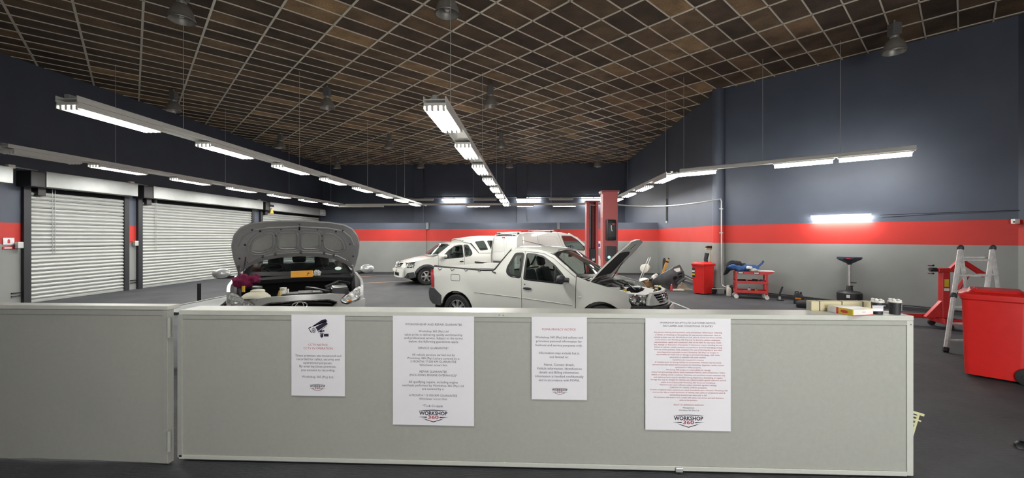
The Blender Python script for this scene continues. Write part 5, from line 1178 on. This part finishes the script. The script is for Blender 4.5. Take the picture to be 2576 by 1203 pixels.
def cloth(name, label, cat, pts, m, thick=.03, sub=None):
    """a crumpled sheet: ridge points swept into a lumpy strip"""
    t = thing(name, label, cat, pts[0][0] if 0 else (0, 0, 0)); mb = MB(); n = len(pts); rows = []
    rnd = random.Random(sum(map(ord, label)))
    for i, (c, hw, th) in enumerate(pts):
        c = Vector(c); r = []
        for k in range(10):
            a = 2*PI*k/10; r.append(c+Vector((0, hw*math.cos(a), th*math.sin(a)))+Vector((rnd.uniform(-.02, .02), rnd.uniform(-.02, .02), rnd.uniform(-.014, .014))))
        rows.append(r)
    mb.add([v for r in rows for v in r], [(i*10+k, i*10+(k+1) % 10, (i+1)*10+(k+1) % 10, (i+1)*10+k) for i in range(n-1) for k in range(10)]+[tuple(range(10))[::-1], tuple((n-1)*10+k for k in range(10))])
    o = mb.build('cloth', m, t, 60); return t
OT = on_trolley
def heap(name, label, cat, m, blobs):
    t = thing(name, label, cat, tr.location, tr.rotation_euler.z)
    for k, (c, r, sd) in enumerate(blobs): lump(MB(), c, r, sd).build('fold', m, t, 75)
    return t
jk = heap('black_jacket', 'black jacket draped over the left end of the tool trolley', 'jacket', M_bcloth, [((-.38, .05, .90), (.20, .12, .14), 1), ((-.22, .06, .88), (.14, .10, .09), 2), ((-.50, .02, .88), (.11, .11, .13), 3)])
MB().prism([(-.68, .62), (-.58, .66), (-.50, .76), (-.38, .80), (-.36, .98), (-.48, .99), (-.58, .93), (-.63, .80)], -.10, .05, Matrix(((1,0,0,0),(0,0,1,0),(0,1,0,0),(0,0,0,1)))).build('hanging_sleeve', M_bcloth, jk, 40, .02)
heap('blue_overall', 'crumpled blue overall heaped on the tool trolley', 'clothing', M_blue, [((-.45, -.13, .86), (.12, .09, .085), 4), ((-.27, -.12, .82), (.16, .10, .085), 5), ((-.08, -.08, .83), (.18, .11, .10), 6), ((.08, -.02, .83), (.13, .10, .09), 7)])
heap('white_rag', 'small white rag tucked into the blue overall on the trolley', 'rag', M_plast, [((-.06, -.19, .86), (.07, .04, .05), 8)])
heap('grey_rag', 'pale grey rag between the blue cloth and the board on the trolley', 'rag', M_gcloth, [((.06, -.17, .79), (.10, .06, .055), 9), ((.15, -.15, .775), (.06, .05, .035), 10)])
t = thing('blue_folding_frame', 'blue folding frame leaning across the trolley top', 'frame', OT(.10, .08, .76), math.radians(-18)); 
for y in (-.06, .06): MB().tube([(-.15, y, .03), (.08, y, .09), (.24, y, .26)], .016, 8).build('frame_rail', M_blue, t)
for s in (.0, .5, 1): MB().tube([(.0+.2*s, -.06, .07+.13*s), (.0+.2*s, .06, .07+.13*s)], .012, 6).build('cross_rail', M_blue, t)
MB().tube([(.22, .06, .24), (.25, .06, .285)], .020, 8).build('grip', M_black, t)
t = thing('white_board', 'flat white board lying on the right end of the trolley top', 'board', OT(.32, 0, .762), math.radians(-18)); MB().box(-.22, .24, -.17, .15, 0, .012).build('board', M_white, t, 0, .002); MB().box(-.22, .24, -.172, -.17, .001, .011).build('board_edge', M_plast, t, 0)
def small(name, label, cat, loc, fn, rz=0, group=None):
    t = thing(name, label, cat, loc, rz, group); fn(t); return t
def bottle(t, r, h, m, cap, sx=1, sy=1):
    MB().lathe([(r*.9, 0), (r, .01*h/.1*.1), (r, h*.62), (r*.85, h*.74), (r*.4, h*.86), (r*.38, h*.92)], 18, sx=sx, sy=sy).build('bottle', m, t)
    MB().lathe([(r*.42, h*.90), (r*.42, h), (r*.3, h)], 14).build('cap', cap, t)
small('drill', 'dark power tool lying on the middle trolley shelf, left', 'tool', OT(-.22, -.05, .435), lambda t: (MB().tube([(-.12, 0, .06), (.10, 0, .06)], .035, 10).build('tool_body', M_black, t), MB().tube([(.06, 0, .05), (.09, -.03, .018)], .018, 8).build('grip', M_dark, t), MB().ball((.13, 0, .06), (.04, .025, .025), 10).build('nose', M_galv, t)))
small('coiled_hose', 'dark coiled hose on the middle trolley shelf', 'hose', OT(.10, -.05, .435), lambda t: (MB().tube([(.08*math.cos(a*.5), .08*math.sin(a*.5), .02+.0025*a) for a in range(30)], .014, 6).build('coil', M_black, t), MB().cbox((.09, -.02, .05), (.05, .03, .03)).build('fitting', M_yel, t)))
small('blue_pouch', 'small blue pouch on the middle trolley shelf, right', 'pouch', OT(.26, -.02, .432), lambda t: (MB().ball((0, 0, .045), (.07, .06, .045), 12).build('pouch', mat('dull_blue_fabric', (.10, .12, .24), .9), t), MB().tube([(-.05, 0, .08), (0, 0, .10), (.05, 0, .08)], .006, 5).build('strap', M_black, t)))
small('white_tin', 'white tin with a dark lid on the bottom trolley shelf', 'tin', OT(-.02, .02, .172), lambda t: bottle(t, .04, .13, M_white, M_black))
small('yellow_tin', 'small yellow tin on the bottom trolley shelf', 'tin', OT(.14, -.04, .172), lambda t: (MB().box(-.03, .03, -.02, .02, 0, .10).build('tin', M_yel, t, 30, .006), MB().box(-.02, .02, -.012, .012, .10, .108).build('lid', M_dark, t, 0)))
small('pale_rag', 'pale rag lying on the bottom trolley shelf', 'rag', OT(-.10, -.08, .175), lambda t: (MB().ball((0, 0, .03), (.13, .07, .03), 10).build('rag', M_gcloth, t), MB().ball((.10, -.02, .015), (.06, .05, .015), 8).build('fold', M_gcloth, t)))
# oil containers by the wall
def jerry(label, px, zc, mb_, cap, h=.30, w=.20, d=.12, lab=None, rz=-45):
    p = P(px, 700, zc); t = thing('oil_container', label, 'container', (p.x, p.y, 0), math.radians(rz))
    MB().prism([(-w/2, 0), (w/2, 0), (w/2, h*.62), (w*.32, h*.80), (w*.12, h*.82), (w*.10, h*.88), (-w*.10, h*.9), (-w*.40, h*.86), (-w/2, h*.70)], -d/2, d/2, Matrix(((1,0,0,0),(0,0,1,0),(0,1,0,0),(0,0,0,1)))).build('container_body', mb_, t, 30, .012)
    MB().tube([(w*.24, 0, h*.78), (w*.24, 0, h)], .022, 10).build('cap', cap, t)
    MB().tube([(-w*.40, 0, h*.72), (-w*.36, 0, h*.98), (-w*.05, 0, h*1.0), (.0, 0, h*.84)], .016, 8).build('handle', mb_, t)
    if lab: MB().box(-w*.34, w*.34, -d/2-.002, -d/2+.01, h*.12, h*.55).build('label', lab[0], t, 0); MB().box(-w*.3, w*.3, -d/2-.0035, -d/2, h*.42, h*.52).build('label_band', lab[1], t, 0)
    return t
jerry('grey-white oil container beside the corner column', 1834, 12.0, M_whitep, M_black, .30, .13, .10, rz=-30)
jerry('black oil container between the white one and the trolley', 1846, 12.1, M_black, M_black, .30, .15, .12, rz=-30)
jerry('black oil jug with an orange and grey label on the floor right of the trolley', 2009, 10.55, M_black, M_black, .31, .20, .13, (M_dark, M_amber), rz=-40)
p = P(1962, 700, 11.1)
t = thing('bench_brush', 'small black brush standing on a stub by the wall right of the trolley', 'brush', (p.x, p.y, 0), -.7); MB().tube([(0, 0, .08), (.0, 0, .2), (.06, 0, .38)], .022, 8).build('handle', M_black, t); MB().box(-.07, .09, -.05, .05, 0, .035).build('foot', M_black, t, 0, .01); MB().cbox((.0, -.03, .07), (.05, .04, .08)).build('clamp', M_galv, t, 0, .006)
p = P(2045, 768, 9.9); t = thing('black_drip_tray', 'low black oil tray on the floor left of the cardboard carton', 'tray', (p.x, p.y, 0), -.7)
MB().box(-.32, .32, -.16, .16, 0, .16).build('tray_body', M_black, t, 30, .04); MB().lathe([(.06, .16), (.06, .18), (.0, .18)], 14, Matrix.Translation((-.1, 0, 0))).build('filler_cap', M_dark, t); MB().tube([(.1, 0, .16), (.15, 0, .21), (.22, 0, .16)], .014, 6).build('handle', M_dark, t)
# black cable along the foot of the angled wall
q0 = Vector((P1[0]+.7-.08, P1[1]-.7-.08)); q1 = Vector((P2[0]-.3, P2[1]+.15)); t = thing('floor_cable', 'black cable running along the foot of the angled wall', 'cable', (0, 0, 0))
MB().tube([(q0.x+(q1.x-q0.x)*k/12-.03-.02*math.sin(k*1.3), q0.y+(q1.y-q0.y)*k/12-.03-.02*math.sin(k*1.3), .12+.015*math.sin(k*.9)) for k in range(13)], .016, 6).build('cable', M_black, t); MB().cbox((q0.x-.03, q0.y-.04, .13), (.06, .06, .06)).build('socket', M_dark, t, 0, .006)
q0 = Vector((XR-.04, 17.2)); t = thing('wall_cable', 'black cable sloping along the right wall towards the small red bin', 'cable', (0, 0, 0)); ya = on_line(1712, (XR-.04, 0), (0, 1))[1]; yb = on_line(1770, (XR-.04, 0), (0, 1))[1]
MB().tube([(XR-.04, ya, .34), (XR-.05, (ya+yb)/2, .26), (XR-.04, yb, .22)], .022, 6).build('cable', M_black, t); MB().tube([(XR-.04, ya, .30), (XR-.04, yb, .14)], .022, 6).build('white_pipe', M_galv, t)
# ------------------------------------------------------------------ oil drainer on its column
p = P(2137, 760, 10.1); t = thing('oil_drainer', 'tall black oil drainer with a wide funnel on a chrome column', 'oil drainer', (p.x, p.y, 0), -.75)
rs = []; 
MB().lathe([(.20, .03), (.24, .06), (.255, .25), (.25, .34), (.20, .38), (.07, .40), (.06, .50), (.05, .52)], 28, sy=.85).build('drum', M_black, t)
for s in (-1, 1): MB().ball((s*.2, -.1, .03), .03, 10).build('castor', M_rubber, t)
MB().ball((-.0, .18, .03), .03, 10).build('castor', M_rubber, t); MB().tube([(0, 0, .50), (0, 0, 1.06)], .030, 14).build('column', M_alu, t)
MB().lathe([(.04, 1.03), (.06, 1.06), (.24, 1.16), (.255, 1.17), (.255, 1.22), (.24, 1.215), (.05, 1.08)], 8, Matrix.Rotation(PI/8, 4, 'Z')).build('funnel', mat('dark_blue_funnel', (.035, .042, .065), .45), t, 20)
MB().tube([(0, 0, .60), (.10, -.03, .60), (.13, -.04, .605)], .014, 8).build('lever', M_black, t); MB().tube([(0, 0, .49), (.07, 0, .51)], .02, 8).build('clamp', M_black, t)
MB().box(-.035, .035, -.222, -.205, .24, .31).build('label', M_plast, t, 0); MB().box(-.03, .05, -.245, -.235, 1.175, 1.195).build('funnel_label', M_redp, t, 0)
# ------------------------------------------------------------------ engine crane
p = P(2375, 700, 7.75); ec = thing('engine_crane', 'red engine crane with long floor leg standing behind the ladder', 'engine crane', (p.x, p.y, 0), math.radians(-12))
l = [CW(7.75*(2268-CX)/FPX, 8.9)-Vector((p.x, p.y, 0))]
MB().box(-.06, .06, -.06, .06, .16, 1.05).build('mast', M_red, ec, 0, .01)
MB().box(-.12, .12, -.07, .07, 1.05, 1.12).build('mast_head', M_red, ec, 0, .01)
MB().box(-1.1, .05, .10, .19, .15, .23).build('leg', M_red, ec, 0, .01); MB().box(-.1, .9, -.19, -.10, .10, .20).build('leg', M_red, ec, 0, .01); MB().prism([(-.3, .2), (-.05, .2), (-.05, .52)], -.04, .04, Matrix(((1,0,0,0),(0,0,1,0),(0,1,0,0),(0,0,0,1)))).build('gusset', M_red, ec, 0)
MB().box(-.12, .12, -.2, .2, .10, .20).build('base_beam', M_red, ec, 0, .01)
MB().tube([(.10, 0, 1.10), (.24, 0, 1.28), (.60, .0, 1.0)], .05, 8).build('boom', M_red, ec); MB().tube([(.05, -.05, .5), (.32, -.05, 1.0)], .035, 8).build('ram', M_red, ec)
MB().box(-.035, .035, -.064, -.06, .78, .92).build('yellow_label', M_yel, ec, 0); MB().box(-.04, .04, -.064, -.06, .70, .75).build('white_label', M_plast, ec, 0)
cl = MB().tube([(-.12, 0, 1.09), (-.22, 0, 1.09)], .04, 10).build('clamp_head', M_black, ec)
for z in (1.02, 1.10, 1.17): MB().tube([(-.20, -.06, z), (-.20, .06, z)], .018, 8).build('clamp_bolt', M_black, cl)
for x, y in ((-.05, -.22), (-.05, .24), (.85, -.15), (-1.05, .15)):
    w = MB().lathe([(.02, -.02), (.05, -.022), (.06, -.012), (.06, .012), (.05, .022), (.02, .02)], 16, Matrix.Translation((x, y, .06)) @ Matrix.Rotation(PI/2, 4, 'X')).build('castor', M_rubber, ec); MB().box(x-.03, x+.03, y-.03, y+.03, .10, .13).build('castor_plate', M_red, w, 0)
# ------------------------------------------------------------------ folding aluminium ladder
M_lad = mat('worn_aluminium', (.72, .73, .72), .45, .1, .28, 14)
ld = thing('folding_ladder', 'paint-spattered aluminium multi-joint ladder standing as a trestle behind the big red bin', 'ladder', (0, 0, 0)); 
def lp_(px, py, zc): return P(px, py, zc)
f0 = lp_(2379, 886, 6.12); t0 = lp_(2416, 624, 6.50); t1 = lp_(2497, 624, 6.46); f1 = lp_(2460, 888, 6.08); f0.z = f1.z = .02
b0 = lp_(2448, 848, 7.05); b1 = lp_(2527, 848, 7.0); b0.z = b1.z = .02
M_ladd = M_lad
for nm, a, b in (('front_stile', f0, t0), ('front_stile', f1, t1), ('rear_stile', b0, t0), ('rear_stile', b1, t1)):
    s = MB().tube([a, b], .030 if nm[0] == 'f' else .024, 6).build(nm, M_ladd, ld, 20); MB().tube([a-(b-a).normalized()*.012, a+(b-a).normalized()*.05], .036, 6).build('rubber_foot', M_black, s)
for k in range(6):
    s = .10+.155*k; MB().tube([f0.lerp(t0, s), f1.lerp(t1, s)], .015, 6).build('rung', M_ladd, ld)
for k in range(5):
    s = .16+.185*k; MB().tube([b0.lerp(t0, s), b1.lerp(t1, s)], .014, 6).build('rung', M_ladd, ld)
for a in (t0, t1, f0.lerp(t0, .52), f1.lerp(t1, .52)):
    MB().ball(a, (.045, .04, .055), 10).build('locking_hinge', M_dark, ld)
# dark chair castor at the right edge
p = G(2572, 1165); t = thing('chair_base', 'black star-shaped castor base poking in at the bottom right corner', 'chair base', (p.x+.30, p.y-.02, 0))
for k in range(5):
    a = 2*PI*k/5+PI; c = MB().tube([(0, 0, .12), (.24*math.cos(a), .24*math.sin(a), .075)], .022, 8).build('spoke_leg', M_black, t)
    MB().lathe([(.012, -.02), (.026, -.022), (.03, -.01), (.03, .01), (.026, .022), (.012, .02)], 14, Matrix.Translation((.25*math.cos(a), .25*math.sin(a), .03)) @ Matrix.Rotation(a+.7, 4, 'Z') @ Matrix.Rotation(PI/2, 4, 'X')).build('castor', M_black, t)
MB().tube([(0, 0, .10), (0, 0, .30)], .03, 10).build('gas_column', M_black, t)
# ------------------------------------------------------------------ low table beside the silver car, bollard
tb = thing('low_worktable', 'low grey worktable with a pale edge beside the silver car', 'table', (-4.55, 6.2, 0), 0)
MB().prism([(-.36, -1.1), (.35, -1.1), (.30, -.75), (-.25, .25), (-.36, .36)], .70, .74).build('table_top', mat('grey_blue_top', (.13, .145, .155), .5), tb, 0, .004); MB().box(-.40, -.36, -1.1, .36, .69, .75).build('edge_strip', M_part, tb, 0, .004)
for x, y in ((-.33, -1.05), (.28, -1.05), (-.33, .25)): MB().box(x-.025, x+.025, y-.025, y+.025, 0, .70).build('leg', M_dark, tb, 0)
p = P(501, 713, 8.4); t = thing('bollard', 'short black bollard standing behind the low worktable', 'bollard', (p.x, p.y, 0)); MB().tube([(0, 0, .01), (0, 0, p.z)], .034, 14).build('bollard_post', M_black, t); MB().lathe([(.07, 0), (.07, .012), (.0, .012)], 16).build('base_flange', M_black, t)
# things on the silver car
def at_car(x, y, z): return CW(*(Vector((o5c[0]+x*math.cos(a5)-y*math.sin(a5), o5c[1]+x*math.sin(a5)+y*math.cos(a5)))), z)
o5c = (-2.915, 5.68)
p = at_car(-1.17, .045, 1.047); t = thing('orange_box', 'orange carton lying on the scuttle of the silver car', 'box', p, a5+YAW+PI/2)
Mo = Matrix.Rotation(math.radians(72), 4, 'X'); M_or = mat('orange_card', (.80, .37, .02), .5)
MB().box(-.17, .15, .0, .105, -.03, .03).build('carton', M_or, t, 0, .004); MB().box(-.165, .145, -.001, .104, .0301, .031).build('carton_face', M_or, t, 0)
MB().box(.15, .155, .01, .095, -.025, .025).build('end_flap', M_plast, t, 0)
t.rotation_euler = (math.radians(78), 0, a5+YAW+PI/2)
MB().tube([(.06, .02, .0312), (.075, .05, .0312)], .004, 5).build('print_mark', M_black, t); MB().ball((.085, .06, .031), (.016, .010, .001), 8).build('print_mark', M_black, t); MB().box(.06, .10, .018, .022, .031, .0316).build('print_mark', M_black, t, 0)
p = at_car(-1.16, .24, 1.055); t = thing('plastic_wrap', 'crumpled clear plastic beside the orange carton on the silver car', 'wrapping', p, a5+YAW+PI/2)
lump(MB(), (.02, 0, .05), (.055, .03, .05), 21, .55).build('wrap_fold', mat('crinkled_film', (.62, .64, .60), .3, 0, .3, 40, bump=.6), t, 30); lump(MB(), (-.01, .01, .03), (.04, .03, .03), 22, .5).build('wrap_fold', MATS['crinkled_film'], t, 30)
p = at_car(-.86, -.74, 1.02); t = thing('maroon_cloth', 'maroon cloth bundled on the wing of the silver car', 'cloth', p, a5+YAW+PI/2); M_mar = mat('maroon_cloth', (.16, .008, .05), .95, bump=.6, bscale=30)
lump(MB(), (.0, 0, .02), (.12, .09, .115), 31, .5).build('cloth_fold', M_mar, t, 75); lump(MB(), (.13, .0, .05), (.09, .07, .07), 32, .5).build('cloth_fold', M_mar, t, 75)
p = at_car(-.70, -.72, .95); t = thing('yellow_plug', 'small yellow plug below the maroon cloth', 'plug', p); MB().tube([(0, 0, -.04), (0, 0, .045)], .022, 8).build('plug_body', mat('yellow_cap', (.7, .45, .05), .4), t); MB().tube([(0, 0, .045), (0, 0, .06)], .014, 8).build('plug_tip', M_black, t)
# ------------------------------------------------------------------ scrap heap in the far right corner
def ry(px, py, zc): return P(px, py, zc)
p = G(1690, 727); t = thing('car_bumper', 'dismantled dark grey car bumper standing on end in the heap by the right wall', 'bumper', (p.x-.10, p.y+.05, 0), YAW)
def bf(u, v): # u along the bumper, v across it
    x = -.72+1.05*u*.75; z = .55+.18*u+.36*(v-.5)*1.0-.18*(1-u)*.6; y = -.25*math.sin(PI*min(1, u*1.1))*.9-.12*math.sin(PI*v); return (x+.10*(v-.5)-.10, y, z)
bo = rounded([(0, 0), (.35, -.15), (.75, -.55), (1.05, .15), (1.30, .05), (1.35, .55), (1.25, 1.05), (.9, 1.10), (.4, .95), (.05, .6)], .08, 3)
bx = lambda u, v: (-.62+.80*u-.10*(v-.4), -.16-.22*math.sin(PI*min(1, max(0, u/1.3)))-.06*math.sin(PI*max(0, min(1, v))), max(.01, .24+.16*u+.52*(v-.4)*(.6+.4*u)))
MBp = mat('scuffed_bumper_grey', (.060, .063, .070), .5, 0, .35, 5)
panel('bumper_skin', MBp, t, bo, bx, [rounded([(1.02, .35), (1.26, .35), (1.26, .46), (1.02, .46)], .02), rounded([(1.02, .52), (1.26, .52), (1.26, .62), (1.02, .62)], .02)], res=.09, thick=.05, inward=(0, 1, 0))
MB().box(.16, .40, -.13, -.11, .30, .66).build('grille_backing', M_black, t, 0)
fc = Vector(bx(.86, .42)); MB().lathe([(.03, 0), (.055, .0), (.07, .02), (.075, .0)], 16, Matrix.Translation(fc+Vector((0, -.02, 0))) @ Matrix.Rotation(PI/2, 4, 'X')).build('fog_lamp_bezel', M_black, t)
fc = Vector(bx(1.02, .85)); MB().box(-.09, .10, -.01, .0, -.06, .06, Matrix.Translation(fc+Vector((0, -.02, 0))) @ Matrix.Rotation(-.25, 4, 'Y')).build('sticker', M_whitep, t, 0)
MB().tube([Vector(bx(.9, .02))+Vector((0, -.02, 0)), Vector(bx(1.1, .18))+Vector((0, -.05, 0)), Vector(bx(1.33, .25))+Vector((0, -.03, 0))], .045, 8).build('lower_lip', MBp, t)
def box_thing(name, label, cat, px, py, zc, d, m, rz=0, extra=None):
    p = P(px, py, zc); t = thing(name, label, cat, (p.x, p.y, 0), rz); MB().box(-d[0]/2, d[0]/2, -d[1]/2, d[1]/2, 0, d[2]).build('body', m, t, 30, min(d)*.06)
    if extra: extra(t, d)
    return t
M_brown = mat('brown_cardboard', (.22, .125, .05), .8)
box_thing('brown_carton', 'brown cardboard carton on the floor left of the dark bumper', 'box', 1631, 722, 13.75, (.36, .30, .26), M_brown, .2, lambda t, d: MB().box(-d[0]/2-.001, d[0]/2+.001, -d[1]/2-.002, d[1]/2, d[2]*.8, d[2]*.83).build('flap_joint', M_dark, t, 0))
p = P(1618, 700, 13.85); t = thing('trim_sheet', 'pale flat panel lying across the brown carton', 'panel', (p.x, p.y, .27), .25); Mq = Matrix.Rotation(math.radians(-14), 4, 'Y')
MB().prism([(-.22, -.15), (.10, -.18), (.14, .15), (-.02, .18)], .01, .03, Mq).build('panel_sheet', M_cream, t, 0); MB().prism([(-.2, -.14), (.08, -.165), (.1, -.14)], -.01, .01, Mq).build('panel_rib', M_black, t, 0)
p = P(1634, 699, 13.6); t = thing('black_motor', 'small black motor on top of the brown carton', 'motor', (p.x+.03, p.y, .262)); MB().tube([(-.05, 0, .055), (.07, 0, .055)], .05, 12).build('motor_body', M_black, t); MB().ball((-.06, -.02, .05), .025, 8).build('shaft_end', M_galv, t)
p = P(1656, 690, 14.2); t = thing('wooden_batten', 'tan wooden batten leaning against the corner with dark ends', 'batten', (p.x, p.y, 0)); Mq = Matrix.Rotation(math.radians(19), 4, 'Y'); M_tan = mat('tan_wood', (.50, .27, .07), .6)
MB().box(-.045, .045, -.02, .02, .0, 1.0, Mq).build('batten', M_tan, t, 0, .005); MB().box(-.05, .05, -.024, .024, .88, .93, Mq).build('dark_band', M_black, t, 0); MB().box(-.01, .04, -.02, .02, 1.0, 1.05, Mq).build('end_cap', M_black, t, 0)
p = P(1671, 690, 14.4); t = thing('dark_roll', 'dark padded roll standing behind the tan batten', 'roll', (p.x, p.y, 0)); MB().lathe([(.055, .0), (.06, .2), (.058, .8), (.05, .93), (.0, .95)], 14).build('roll_body', M_seat, t); MB().tube([(0, 0, .93), (0, 0, .98)], .03, 8).build('roll_end', M_black, t)
p = P(1646, 690, 14.1); t = thing('clear_bag', 'grey plastic bag slumped behind the carton', 'bag', (p.x, p.y, 0)); MB().ball((0, 0, .22), (.13, .1, .22), 9).build('bag', M_plast, t, 20); MB().ball((.05, -.03, .42), (.07, .06, .05), 7).build('bag_neck', M_plast, t, 20)
p = P(1660, 724, 13.2); t = thing('yellow_pan', 'shallow olive yellow pan under the bumper', 'pan', (p.x, p.y, 0)); M_ol = mat('olive_plastic', (.42, .40, .17), .5); MB().lathe([(.14, 0), (.18, .02), (.17, .07), (.15, .07), (.13, .02), (0, .02)], 20).build('pan_body', M_ol, t); MB().ball((0, .02, .09), (.08, .07, .07), 10).build('lump', M_ol, t); MB().box(-.16, -.06, -.04, .04, .13, .16).build('pale_clip', M_whitep, t, 0)
p = P(1686, 728, 13.05); t = thing('red_bottle', 'small red bottle with a white cap in front of the bumper', 'bottle', (p.x+.04, p.y, 0)); bottle(t, .035, .22, M_redp, M_whitep)
p = P(1703, 729, 13.2); t = thing('cream_trim_board', 'flat cream trim board at the front of the heap', 'board', (p.x, p.y, 0), -.05); MB().box(-.20, .20, -.10, .10, .0, .035).build('board', M_cream, t, 0, .004); MB().prism([(-.14, 0), (.17, .03), (.12, .1)], .035, .05).build('offcut', M_white, t, 0)
p = P(1703, 720, 13.5); t = thing('cream_cover', 'domed cream plastic cover on top of the trim board', 'cover', (p.x-.0, p.y, .04), .1); MB().prism([(-.16, 0), (.17, 0), (.12, .17), (-.09, .16)], -.14, .1, Matrix(((1,0,0,0),(0,0,1,0),(0,1,0,0),(0,0,0,1)))).build('cover_shell', M_cream, t, 30, .02); MB().tube([(-.0, -.145, .05), (-.0, -.15, .05)], .01, 8).build('screw_hole', M_black, t)
p = P(1722, 725, 13.4); t = thing('beige_sheet', 'beige crumpled sheet at the right end of the heap', 'sheet', (p.x, p.y, 0)); MB().prism([(-.22, -.12), (.20, -.15), (.16, .1), (-.1, .16)], .0, .03).build('sheet', mat('beige_sheet', (.33, .30, .23), .8), t, 0); MB().prism([(-.2, .03), (.16, .03), (-.06, .24)], -.05, .0, Matrix(((1,0,0,0),(0,0,1,0),(0,1,0,0),(0,0,0,1)))).build('raised_fold', mat('beige_sheet', (.33, .30, .23), .8), t, 0)
p = P(1711, 700, 14.0); t = thing('white_canister', 'white canister against the right wall at the end of the cable', 'canister', (p.x, p.y, 0)); bottle(t, .06, .34, M_whitep, M_white)
# cable drum on a folding white frame
p = P(1620, 690, 16.3); t = thing('cable_reel_stand', 'white cable reel on a leaning white frame against the partition', 'cable reel', (p.x, p.y, 0), .25)
Mq = Matrix.Rotation(math.radians(22), 4, 'Y')
for y in (-.14, .14): MB().tube([Mq @ Vector((-.16+(.16 if y > 0 else 0)*0, y, .02)), Mq @ Vector((-.16, y, .98))], .018, 8).build('frame_rail', M_white, t)
for z in (.03, .97): MB().tube([Mq @ Vector((-.16, -.14, z)), Mq @ Vector((-.16, .14, z))], .010, 6).build('cross_rail', M_galv, t)
Mr = Mq @ Matrix.Translation((-.16, 0, .52)) @ Matrix.Rotation(PI/2, 4, 'X')
t.rotation_euler.z = -.55; t.location.z = -.064
d = MB().lathe([(.16, -.12), (.17, -.115), (.17, .115), (.16, .12), (0, .12)], 28, Mr).build('reel', M_whitep, t); MB().lathe([(0, .121), (.015, .121), (.015, .126), (0, .126)], 10, Mr).build('axle_end', M_black, d)
for a in t.children: pass
# ------------------------------------------------------------------ small wall signs
def on_wall_left(px, py): 
    x, y, zc = on_line(px, (XL+.02, 0), (0, 1)); return y, EYE-(py-HY)*zc/FPX
M_signw = mat('sign_white', (.78, .78, .80), .4)
y0, z0 = on_wall_left(12, 597); y1, z1 = on_wall_left(33, 613); s = thing('extinguisher_sign', 'white extinguisher sign on the red band left of the first shutter', 'sign', (XL+.004, (y0+y1)/2, 1.60))
MB().box(0, .012, -.11, .11, -.085, .085).build('sign_plate', M_signw, s, 0); MB().box(.012, .014, -.025, .025, -.05, .03).build('cylinder_mark', M_redp, s, 0); MB().box(.012, .014, -.012, .012, .03, .05).build('valve_mark', M_ink, s, 0)
s = thing('red_sign', 'small red and white strip sign below the extinguisher sign', 'sign', (XL+.004, (y0+y1)/2, 1.435)); MB().box(0, .01, -.12, .12, -.035, .035).build('sign_plate', M_redp, s, 0); MB().box(.01, .012, -.085, .065, -.014, .014).build('pale_print', M_signw, s, 0)
s = thing('exit_sign', 'white and green emergency exit sign above the third shutter', 'sign', (XL+.45, 24.3, 0)); a = on_line(812, (XL+.45, 0), (0, 1)); s.location = (XL+.45, a[1], EYE-(536-HY)*a[2]/FPX)
M_gsign = mat('sign_green', (.03, .22, .10), .4); MB().box(0, .02, -.30, .30, -.16, .16).build('sign_plate', M_signw, s, 0)
for y in (-.16, .12): MB().box(.02, .022, y-.09, y+.09, -.11, -.085).build('green_bar', M_gsign, s, 0); MB().box(.02, .022, y-.09, y+.09, .085, .11).build('green_bar', M_gsign, s, 0); MB().box(.02, .022, y-.09, y-.06, -.11, .11).build('green_bar', M_gsign, s, 0)
MB().box(.02, .022, .18, .21, -.11, .11).build('green_bar', M_gsign, s, 0); MB().box(.02, .022, -.05, -.03, -.05, .11).build('green_bar', M_gsign, s, 0)
MB().box(-.45, .0, -.02, .02, .10, .14).build('bracket', M_galv, s, 0)
a = on_line(683, (XL+.43, 0), (0, 1)); s = thing('warning_sign', 'yellow triangular warning sign hanging at the third shutter box', 'sign', (XL+.44, a[1], EYE-(531-HY)*a[2]/FPX)); MB().prism([(-.14, -.12), (.14, -.12), (.03, .15), (-.03, .15)], 0, .015, Matrix(((0,0,1,0),(1,0,0,0),(0,1,0,0),(0,0,0,1)))).build('sign_plate', M_yel, s, 0); MB().box(.0, .014, -.10, .16, .20, .30).build('clip_mark', M_ink, s, 0)
p = on_line(1795, (XR-.012, 0), (0, 1)); s = thing('extinguisher_sign', 'white extinguisher sign on the red band above the broom', 'sign', (XR-.004, p[1], EYE-(608-HY)*p[2]/FPX)); MB().box(-.012, 0, -.09, .09, -.09, .09).build('sign_plate', M_signw, s, 0); MB().box(-.014, -.012, -.02, .02, -.05, .05).build('cylinder_mark', M_redp, s, 0)
s = thing('red_sign', 'small dark red sign under the white one above the broom', 'sign', (XR-.004, p[1], EYE-(619.5-HY)*p[2]/FPX)); MB().box(-.01, 0, -.08, .08, -.035, .035).build('sign_plate', M_redp, s, 0); MB().box(-.012, -.01, -.05, .05, -.01, .01).build('pale_print', M_signw, s, 0)
p = on_line(1503, (0, YP-.01), (1, 0)); s = thing('wall_poster', 'small poster with blue print on the partition behind the lift posts', 'poster', (p[0], YP-.004, EYE-(616-HY)*p[2]/FPX)); MB().box(-.16, .16, -.005, 0, -.16, .16).build('sheet', M_paper, s, 0); MB().box(-.03, .12, -.007, -.005, -.10, .06).build('blue_print', mat('blue_print', (.03, .04, .20), .5), s, 0)
p = on_line(2563, P1, (P2[0]-P1[0], P2[1]-P1[1])); s = thing('alarm_sensor', 'small white sensor high in the right corner above the red band', 'sensor', (P2[0]-.08, P2[1]-.02, 2.02)); MB().box(-.05, .05, -.04, .04, -.05, .05).build('sensor_body', M_white, s, 30, .01); MB().ball((-.05, -.02, -.01), (.012, .02, .02), 8).build('sensor_eye', M_dark, s)
